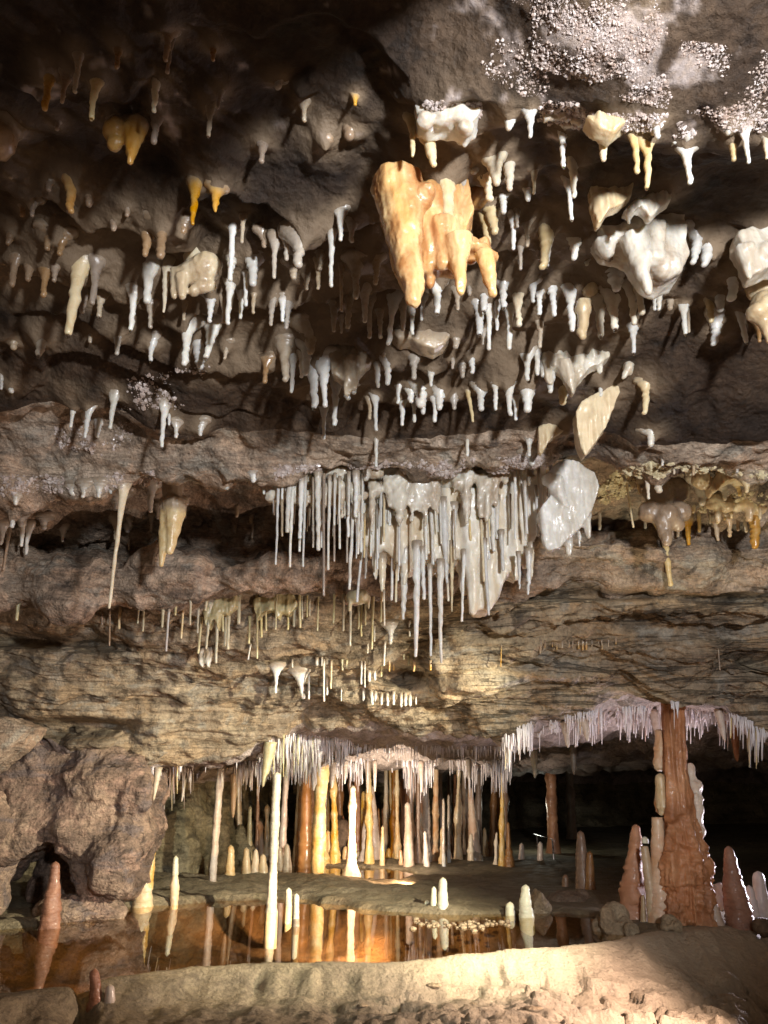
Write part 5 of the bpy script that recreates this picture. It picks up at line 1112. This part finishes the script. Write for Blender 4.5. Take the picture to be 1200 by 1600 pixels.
    stand(sg, 'smooth bright white stalagmite beyond the rusty one', sg, 'whitepost', (1192, 1444, 1184, 1361, 28, 17), dict(seed=178, amp=.05, zb=.02, D=7.1))
    stand(sg, 'low white rounded lump of calcite behind the great column', sg, 'whitepost', (1124, 1436, 1124, 1379, 40, 22), dict(seed=179, amp=.12, D=7.5))
    stand(sg, 'small pinkish wedge shaped stub at the foot of the great column', sg, 'pinkcol', (1120, 1450, 1115, 1408, 26, 8), dict(seed=180, amp=.10))
    # hanging in the chamber
    def hang(lb, mat, x0, y0, x1, y1, w, pw=.8, D=None):
        p = hit(x0, y0) if D is None else P(x0, y0, D)
        v, f = cone(x0, y0, w * .5, x1, y1, w * .10, p[1], pw=pw, n=12, lump=.06, seed=int(x0))
        tag(put('stalactite', mesh_from('stalactite', v - p, f, M[mat]), p), lb, 'stalactite', 'tapering stalactites of the low roof fringe' if 'fringe' in lb else 'stalactites hanging from the ceiling')
    hang('orange carrot shaped stalactite hanging alone beyond the great column', 'redcol', 1146, 1128, 1152, 1189, 15, .5)
    hang('cream pointed stalactite hanging over the lit opening', 'cream', 834, 1172, 836, 1215, 13, .7)
    hang('dim brown stalactite near the slender amber column', 'brown', 895, 1165, 897, 1210, 13, .6)
    hang('broad pale green stalactite before the tall pale green column', 'yellow', 423, 1160, 411, 1228, 22, .75)
    hang('cream spear shaped stalactite by the purple rock', 'cream', 248, 1199, 240, 1250, 12, .7)
    hang('white needle shaped stalactite over the olive wall', 'white', 291, 1208, 284, 1252, 8, .7)
    hang('orange pointed stalactite over the olive boulder', 'orange', 366, 1208, 364, 1277, 13, .55)
    for x, L, w in ((376, 38, 8), (394, 36, 8), (352, 30, 6), (384, 30, 7), (540, 36, 8), (575, 50, 9), (586, 48, 8), (520, 42, 12), (492, 46, 12), (658, 48, 10), (732, 30, 10), (1020, 50, 14), (1028, 56, 10), (1122, 48, 14), (882, 40, 14), (912, 36, 16)):
        y0 = float(np.interp(x, [340, 440, 560, 700, 780, 850, 950, 1100, 1200], [1198, 1190, 1188, 1190, 1180, 1135, 1112, 1105, 1120]))
        hang(f'pale tapering stalactite of the fringe among tiny straws under the low roof', 'greycol', x, y0, x + (x - 600) * .02, y0 + L, w, .6)
def build_rocks():
    def rk(name, label, cat, parts, mat, vox, amp, fs, seed, kind=None, sm=2):
        v, f = fuse(parts, vox, sm, 0, fs, seed)
        me = bpy.data.meshes.new('t'); me.from_pydata(v.tolist(), [], f); me.update()
        no = np.empty(len(v) * 3); me.vertices.foreach_get('normal', no); no = no.reshape(-1, 3); bpy.data.meshes.remove(me)
        d = amp * (.9 * fbm(v * fs * .35, 3, seed) + .45 * ridged(v * fs * .6, 4, seed + 3) + .25 * fbm(v * fs * 2.6, 3, seed + 9))
        v = v + no * d[:, None]; c = v.mean(0); c[2] = v[:, 2].min()
        return tag(put(name, mesh_from(name, v - c, f, M[mat]), c), label, cat, None, kind)
    D = 7.2
    rk('rock_outcrop', 'massive purple brown rock outcrop bulging over the pool beside the dark hollow', 'rock', [
        prism([(-40, 1150), (120, 1160), (236, 1186), (246, 1235), (234, 1262), (245, 1296), (234, 1314), (222, 1350), (208, 1386), (192, 1398), (160, 1400), (146, 1380), (130, 1345), (118, 1318), (100, 1312), (60, 1330), (40, 1345), (-40, 1345)], D + .35, .9),
        ball(150, 1215, 66, D + .0, (1.1, .7, .8)), ball(205, 1240, 40, D - .02, (.9, .8, 1)), ball(175, 1345, 46, D - .12, (.9, .8, 1.1)), ball(150, 1290, 50, D - .0, (1, .6, 1)), ball(215, 1300, 30, D + .05, (1, 1, 1.2)), ball(185, 1380, 24, D - .08), ball(60, 1230, 60, D + .2, (1.2, .7, 1)), ball(130, 1425, 40, D - .0, (1.8, 1, .45)), ball(100, 1380, 50, D + .75, (1, .5, 2))], 'wall', .020, .062, 5.0, 301, None, 10)
    rk('rock_outcrop', 'dark rock bulge at the shadowed edge beside the purple outcrop', 'rock', [ball(-30, 1290, 60, D, (1, .8, 1.4)), ball(-10, 1330, 45, D + .1), ball(20, 1345, 30, D + .3), ball(-80, 1240, 80, D + .2), ball(-60, 1400, 70, D + .1)], 'wall', .026, .08, 4.5, 305)
    rk('rock_slab', 'pink pointed rock slab jutting out under the brow by the dark pocket', 'rock', [prism([(-60, 1130), (20, 1132), (57, 1138), (40, 1160), (5, 1188), (-60, 1230)], 6.75, .35)], 'ledge', .022, .05, 5, 303)
    rk('boulder', 'olive boulder behind the far dam with a small stalagmite on top', 'rock', [ball(372, 1320, 26, 12.4, (.9, .8, 1.35)), ball(360, 1340, 22, 12.3), ball(380, 1345, 18, 12.3)], 'backwall', .03, .10, 3.5, 307)
    rk('boulder', 'rounded brown boulder behind the small cream stalagmites', 'rock', [ball(408, 1310, 26, 13.0, (1, .8, 1.2)), ball(415, 1330, 22, 12.9)], 'backwall', .03, .08, 3.5, 309)
    rk('boulder', 'wrinkled cream brown boulder with vertical folds standing in the pool edge', 'rock', [ball(962, 1432, 24, 6.6, (.9, .8, .9)), ball(950, 1440, 18, 6.5, (.6, .8, 1.2)), ball(975, 1448, 18, 6.5, (.7, .8, 1)), ball(940, 1450, 14, 6.6), ball(985, 1455, 10, 6.4), ball(964, 1456, 20, 6.5)], 'tanrock', .013, .022, 14, 311)
    rk('boulder', 'small knobbly tan boulder before the great column', 'rock', [ball(1047, 1440, 14, 6.45), ball(1054, 1446, 11, 6.4), ball(1040, 1448, 9, 6.4)], 'tanrock', .010, .016, 16, 313)
    rk('boulder', 'flat orange and white rock behind the stumpy pale stalagmite', 'rock', [prism([(826, 1432), (830, 1405), (840, 1390), (846, 1396), (858, 1412), (856, 1428)], 7.6, .25)], 'tanrock', .012, .022, 12, 315)
    rk('boulder', 'flat brown rock lying in the shallow water beside the pale trio', 'rock', [ball(735, 1424, 32, 7.9, (1, .8, .32))], 'boulder', .014, .012, 10, 317)
    rk('boulder', 'dark rounded boulder beside the small white stalagmite group', 'rock', [ball(1195, 1448, 18, 6.5, (1.2, 1, .8))], 'boulder', .014, .02, 10, 319)
    rk('boulder', 'brown lump behind the tan knobbly stalagmite', 'rock', [ball(533, 1310, 13, 12.6, (1, .8, 1.6)), ball(538, 1335, 13, 12.6)], 'boulder', .03, .08, 4, 321)
    rk('boulder', 'dim long rock lying on the dark mud flat', 'rock', [ball(890, 1412, 26, 8.2, (1.3, 1, .5)), ball(912, 1404, 14, 8.3)], 'boulder', .018, .03, 8, 323)
    # pebble bar in the shallow water
    r_ = np.random.RandomState(5); v0, f0 = ICO2
    for k in range(64):
        x = 645 + 150 * r_.rand(); y = np.interp(x, [645, 720, 795], [1443, 1447, 1440]) + r_.randn() * 3.5
        p = G(x, y, 0.004); r = (1.8 + 3.4 * r_.rand() ** 2) * depth_of(p) / F
        v = v0 * r * (1 + .10 * fbm(v0 * 2 + k, 2, k)[:, None]) * np.array([1.2, 1, .65])
        tag(put('pebble', mesh_from('pebble', v, f0, M['tanrock']), p), 'rounded pale pebble in the low bar across the shallow pool', 'pebble', 'pebbles of the bar in the pool')
    # flat shards on the terraces in front
    for k in range(24):
        x = 560 + 640 * r_.rand(); y = 1545 + 55 * r_.rand() ** .8
        q = G(x, y, -.12); z = floor_z(q[0], q[1]); p = G(x, y, z); r = (3 + 8 * r_.rand() ** 2.5) * depth_of(p) / F
        v = v0 * r * (1 + .22 * fbm(v0 * 1.6 + k * 3, 3, k)[:, None]) * np.array([1.5, 1, .35])
        tag(put('rock_shard', mesh_from('rock_shard', v, f0, M['tanrock']), (q[0], q[1], z + r * .1)), 'flat pale rock shard lying on the rimstone terraces in front', 'rock shard', 'rock shards on the near terraces')
def build_rail():
    a = P(834, 1303, 13.6); b = P(863, 1311, 13.0)
    t = thing('handrail', 'thin steel handrail glinting in the lit opening', 'handrail', a)
    for nm, p, q, r in (('rail', a, b, .016), ('rail_post', a + [.05, 0, 0], a + [.05, 0, -.8], .014), ('rail_post', b, b + [0, 0, -.8], .014)):
        v, f = ring_tube(np.array([p, (np.array(p) + q) / 2, q]) - a, [r, r, r], 8); put(nm, mesh_from(nm, v, f, M['metal']), (0, 0, 0), t)
M['paleposts'] = calcite('pale_green_white_calcite', (.70, .70, .55), (.60, .57, .41), sc=8, sss=.3, vary=.05, ring=.4)
M['pinkfringe'] = calcite('rosy_straw_calcite', (.60, .48, .46), (.52, .38, .33), sc=3, sss=.2, vary=.2)
M['amber'] = calcite('amber_calcite', (.40, .22, .10), (.28, .13, .05), sc=4, sss=.2, vary=0)
M['tancol'] = calcite('tan_column_calcite', (.50, .38, .24), (.40, .28, .16), sc=6, sss=.15, bump=.7, vary=.1)
M['pinkcol2'] = calcite('rusty_pink_calcite', (.34, .165, .10), (.23, .105, .065), sc=5, sss=.12, bump=1.0, vary=0, ring=.6, coat=.08)
M['whitepost'] = calcite('lilac_white_calcite', (.76, .72, .74), (.64, .58, .58), sc=7, sss=.3, vary=.05, bump=.7)
M['tanrock'] = rock('tan_rock', (.22, .16, .10), (.40, .30, .19), (.55, .44, .30), grain=26, scale=3)
M['fringe'] = calcite('frosty_straw_calcite', (.76, .72, .74), (.66, .60, .60), sc=3, sss=.2, vary=.2)
# ------------------------------------------------------------------ build
import time
_t = time.time()
def lap(s):
    global _t
    print('LAP', s, round(time.time() - _t, 1)); _t = time.time()
lap('shell')
build_bodies(); lap('bodies')
finish_shell(); lap('shell out')
build_crust(); build_fringe(); lap('crust fringe')
build_hanging(); lap('hanging')
build_floor(); build_posts(); lap('posts')
build_rocks(); build_rail(); lap('rocks')

# ------------------------------------------------------------------ the cave's lamps
def spot(name, loc, aim, watts, col, cone_deg, blend=.4, size=.03):
    d = bpy.data.lights.new(name, 'SPOT'); d.energy = watts; d.color = col; d.spot_size = math.radians(cone_deg); d.spot_blend = blend; d.shadow_soft_size = size
    o = bpy.data.objects.new(name, d); COL.objects.link(o); o.location = loc
    o.rotation_euler = (Vector(aim) - Vector(loc)).to_track_quat('-Z', 'Y').to_euler(); return o
def lamp(name, loc, watts, col, size=.05):
    d = bpy.data.lights.new(name, 'POINT'); d.energy = watts; d.color = col; d.shadow_soft_size = size
    o = bpy.data.objects.new(name, d); COL.objects.link(o); o.location = loc; return o
COOL = (.97, .98, 1.0); WARM = (1.0, .80, .52); GREEN = (.97, 1.0, .62); PINK = (1.0, .84, .86); AMBER = (1.0, .62, .25)
spot('cave_spotlight', (1.35, -1.0, 1.92), (.55, 4.0, 2.80), 1050, COOL, 68, .5, .14)
spot('cave_spotlight', (2.35, 4.3, 1.8), tuple(G(340, 1428)), 2100, (1.0, .93, .70), 68, 1.0, .04)
spot('cave_spotlight', (.10, 5.9, .10), (.5, 7.3, 1.6), 44, (1.0, .90, .66), 120, .9, .06)
spot('cave_spotlight', (1.9, 4.3, 1.0), tuple(P(1085, 830, 4.7)), 80, (1.0, .88, .60), 70, .7, .04)
spot('cave_spotlight', tuple(P(585, 1325, 9.7)), (.1, 13.0, 1.6), 270, (1.0, .84, .66), 130, .8, .06)
spot('cave_spotlight', (3.0, 7.5, .25), (2.0, 7.6, 2.0), 110, (1.0, .84, .88), 105, .6)
spot('cave_spotlight', (4.2, 8.0, .35), (2.4, 6.5, .35), 260, (.94, .86, 1.0), 70, .6)
spot('cave_spotlight', (2.3, 4.3, .60), tuple(G(700, 1545)), 460, (1.0, .74, .60), 128, .8)
spot('cave_spotlight', (-2.1, 6.0, 1.25), tuple(G(200, 1490)), 60, AMBER, 75, .7)
spot('pool_light', tuple(G(626, 1468, -.03)), tuple(G(490, 1477, -.27)), 900, (1.0, .74, .50), 62, .7, .02)
spot('pool_light', tuple(G(648, 1370, .16)), tuple(G(545, 1369, 0)), 260, (1.0, .62, .36), 60, .7, .02)
lamp('cave_lamp', tuple(P(836, 1262, 14.6)), 7, (.95, 1.0, .85))
w = bpy.data.worlds.new('World'); SC.world = w; w.use_nodes = True
w.node_tree.nodes['Background'].inputs[0].default_value = (.80, .57, .42, 1); w.node_tree.nodes['Background'].inputs[1].default_value = .2

SC.render.engine = 'CYCLES'
cy = SC.cycles
cy.use_denoising = True; cy.denoiser = 'OPENIMAGEDENOISE'
cy.max_bounces = 8; cy.diffuse_bounces = 4; cy.glossy_bounces = 4; cy.transmission_bounces = 6; cy.transparent_max_bounces = 8
cy.caustics_reflective = False; cy.caustics_refractive = False; cy.sample_clamp_indirect = 6
SC.view_settings.view_transform = 'Standard'; SC.view_settings.look = 'None'; SC.view_settings.exposure = 0; SC.view_settings.gamma = 1
